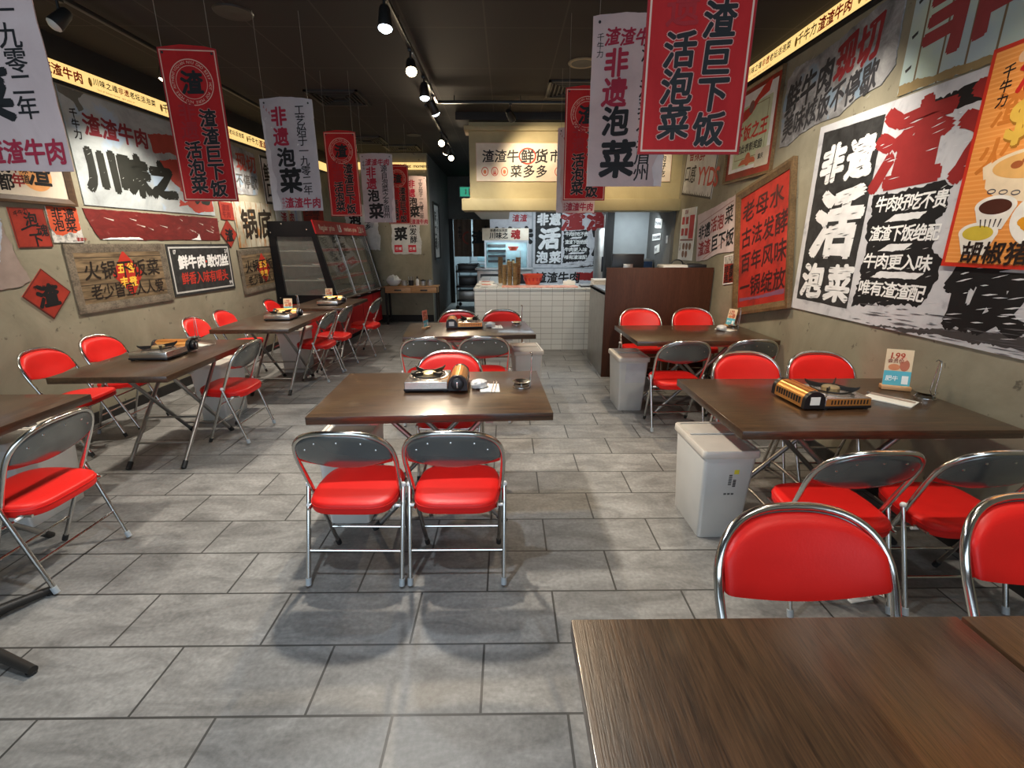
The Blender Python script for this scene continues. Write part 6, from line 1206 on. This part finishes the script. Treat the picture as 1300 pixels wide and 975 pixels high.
spot('middle of three warm spotlights by the passage', -0.95, 8.35, (-1.9, 9.7, 0.9), 45, WARM, M['lampwarm'])
spot('farthest of three warm spotlights by the passage', -0.95, 9.0, (-0.6, 5.0, 0.3), 80, WARM, M['lampwarm'])
spot('white spotlight on the cross track aimed at hood sign', 0.05, 6.22, (0.5, 7.06, 2.45), 62, WARM, M['lampoff'], 92, z=3.10)
spot('spotlight on cross track hidden behind the right banners', 1.55, 6.22, (1.75, 7.06, 2.45), 45, WARM, M['lampoff'], 90)
spot('unlit black spotlight on left track beside nearest banner', -2.95, 3.75, (-3.7, 2.8, 1.6), 0, WARM, M['lampoff'])
spot('bright warm spotlight on left track beside large red banner', -2.95, 4.75, (-3.5, 5.0, 0.5), 215, NEUT, M['lampwarm'], 110)
spot('far warm spotlight on the left track', -2.95, 6.9, (-3.45, 6.6, 0.9), 170, NEUT, M['lampwarm'], 110)
spot('spotlight on left track left of the photo frame', -2.95, 2.2, (-3.3, 3.2, 0.6), 170, NEUT, M['lampwarm'], 110)
for y, tg, e in ((0.6, (0.9, 0.5, 0.7), 38), (1.7, (2.2, 2.2, 1.0), 95), (3.1, (2.35, 4.2, 1.1), 115)):
    spot('right track spotlight above the photo frame, %s one' % ('nearest' if y < 1 else 'middle' if y < 2 else 'farthest'), 1.55, y, tg, e, NEUT, M['lampwarm'], 110)
rail('short black light track near the desk', 1.30, 4.2, 1.30, 5.8)
spot('spotlight over the desk hidden behind right banners', 1.30, 4.9, (1.7, 4.6, 0.7), 120, WARM, M['lampwarm'], 110)
def vent(x, y, w_, d_, label):
    t = thing('ceiling_vent', label, 'vent', (x, y, CEIL), group='black ceiling vents'); mb = MB(); a, b = w_ / 2, d_ / 2
    for (x0, x1, y0, y1) in ((-a, a, -b, -b + .03), (-a, a, b - .03, b), (-a, -a + .03, -b, b), (a - .03, a, -b, b)): mb.box(x0, x1, y0, y1, -0.018, -0.001)
    mb.build('frame', M['vent'], t, smooth=0); MB().box(-a + .03, a - .03, -b + .03, b - .03, -0.004, -0.001).build('backing', M['ventdark'], t, smooth=0)
    for k in range(5): q = 0.12 + 0.14 * k; MB().box(-a + a * q, a - a * q, -b + b * q, -b + b * q + 0.012, -0.022, -0.006).add([], []).box(-a + a * q, a - a * q, b - b * q - 0.012, b - b * q, -0.022, -0.006).box(-a + a * q, -a + a * q + .012, -b + b * q, b - b * q, -0.022, -0.006).box(a - a * q - .012, a - a * q, -b + b * q, b - b * q, -0.022, -0.006).build('louvre', M['vent'], t, smooth=0)
vent(-1.95, 6.3, 0.6, 0.6, 'nearest square black ceiling vent above the left banners'); vent(-2.30, 8.7, 0.6, 0.6, 'middle square black ceiling vent above the left banners'); vent(-1.85, 9.35, 0.6, 0.5, 'farthest black ceiling vent by the back wall'); vent(0.75, 5.95, 0.6, 0.6, 'square black ceiling vent behind the right banners')
def disc(x, y, label, mat, r_=0.13):
    t = thing('ceiling_speaker', label, 'ceiling speaker', (x, y, CEIL)); MB().lathe([(r_ * .8, -0.010), (r_, -0.012), (r_ * 1.05, -0.001)], 32, cap=False).build('trim_ring', mat, t, smooth=40); MB().lathe([(0.0, -0.006), (r_ * .8, -0.010), (r_ * .8, -0.001), (0.0, -0.001)], 32, cap=False).build('grille', M['vent'], t, smooth=40)
disc(-2.0, 4.15, 'round dark ceiling speaker above the large red banner', M['vent']); disc(0.72, 5.15, 'round ceiling speaker with pale ring by right banners', plain('pale_ring', (0.22, 0.18, 0.10), 0.5))
disc(-1.45, 8.3, 'round dark ceiling speaker near the far vents', M['vent'], 0.11)
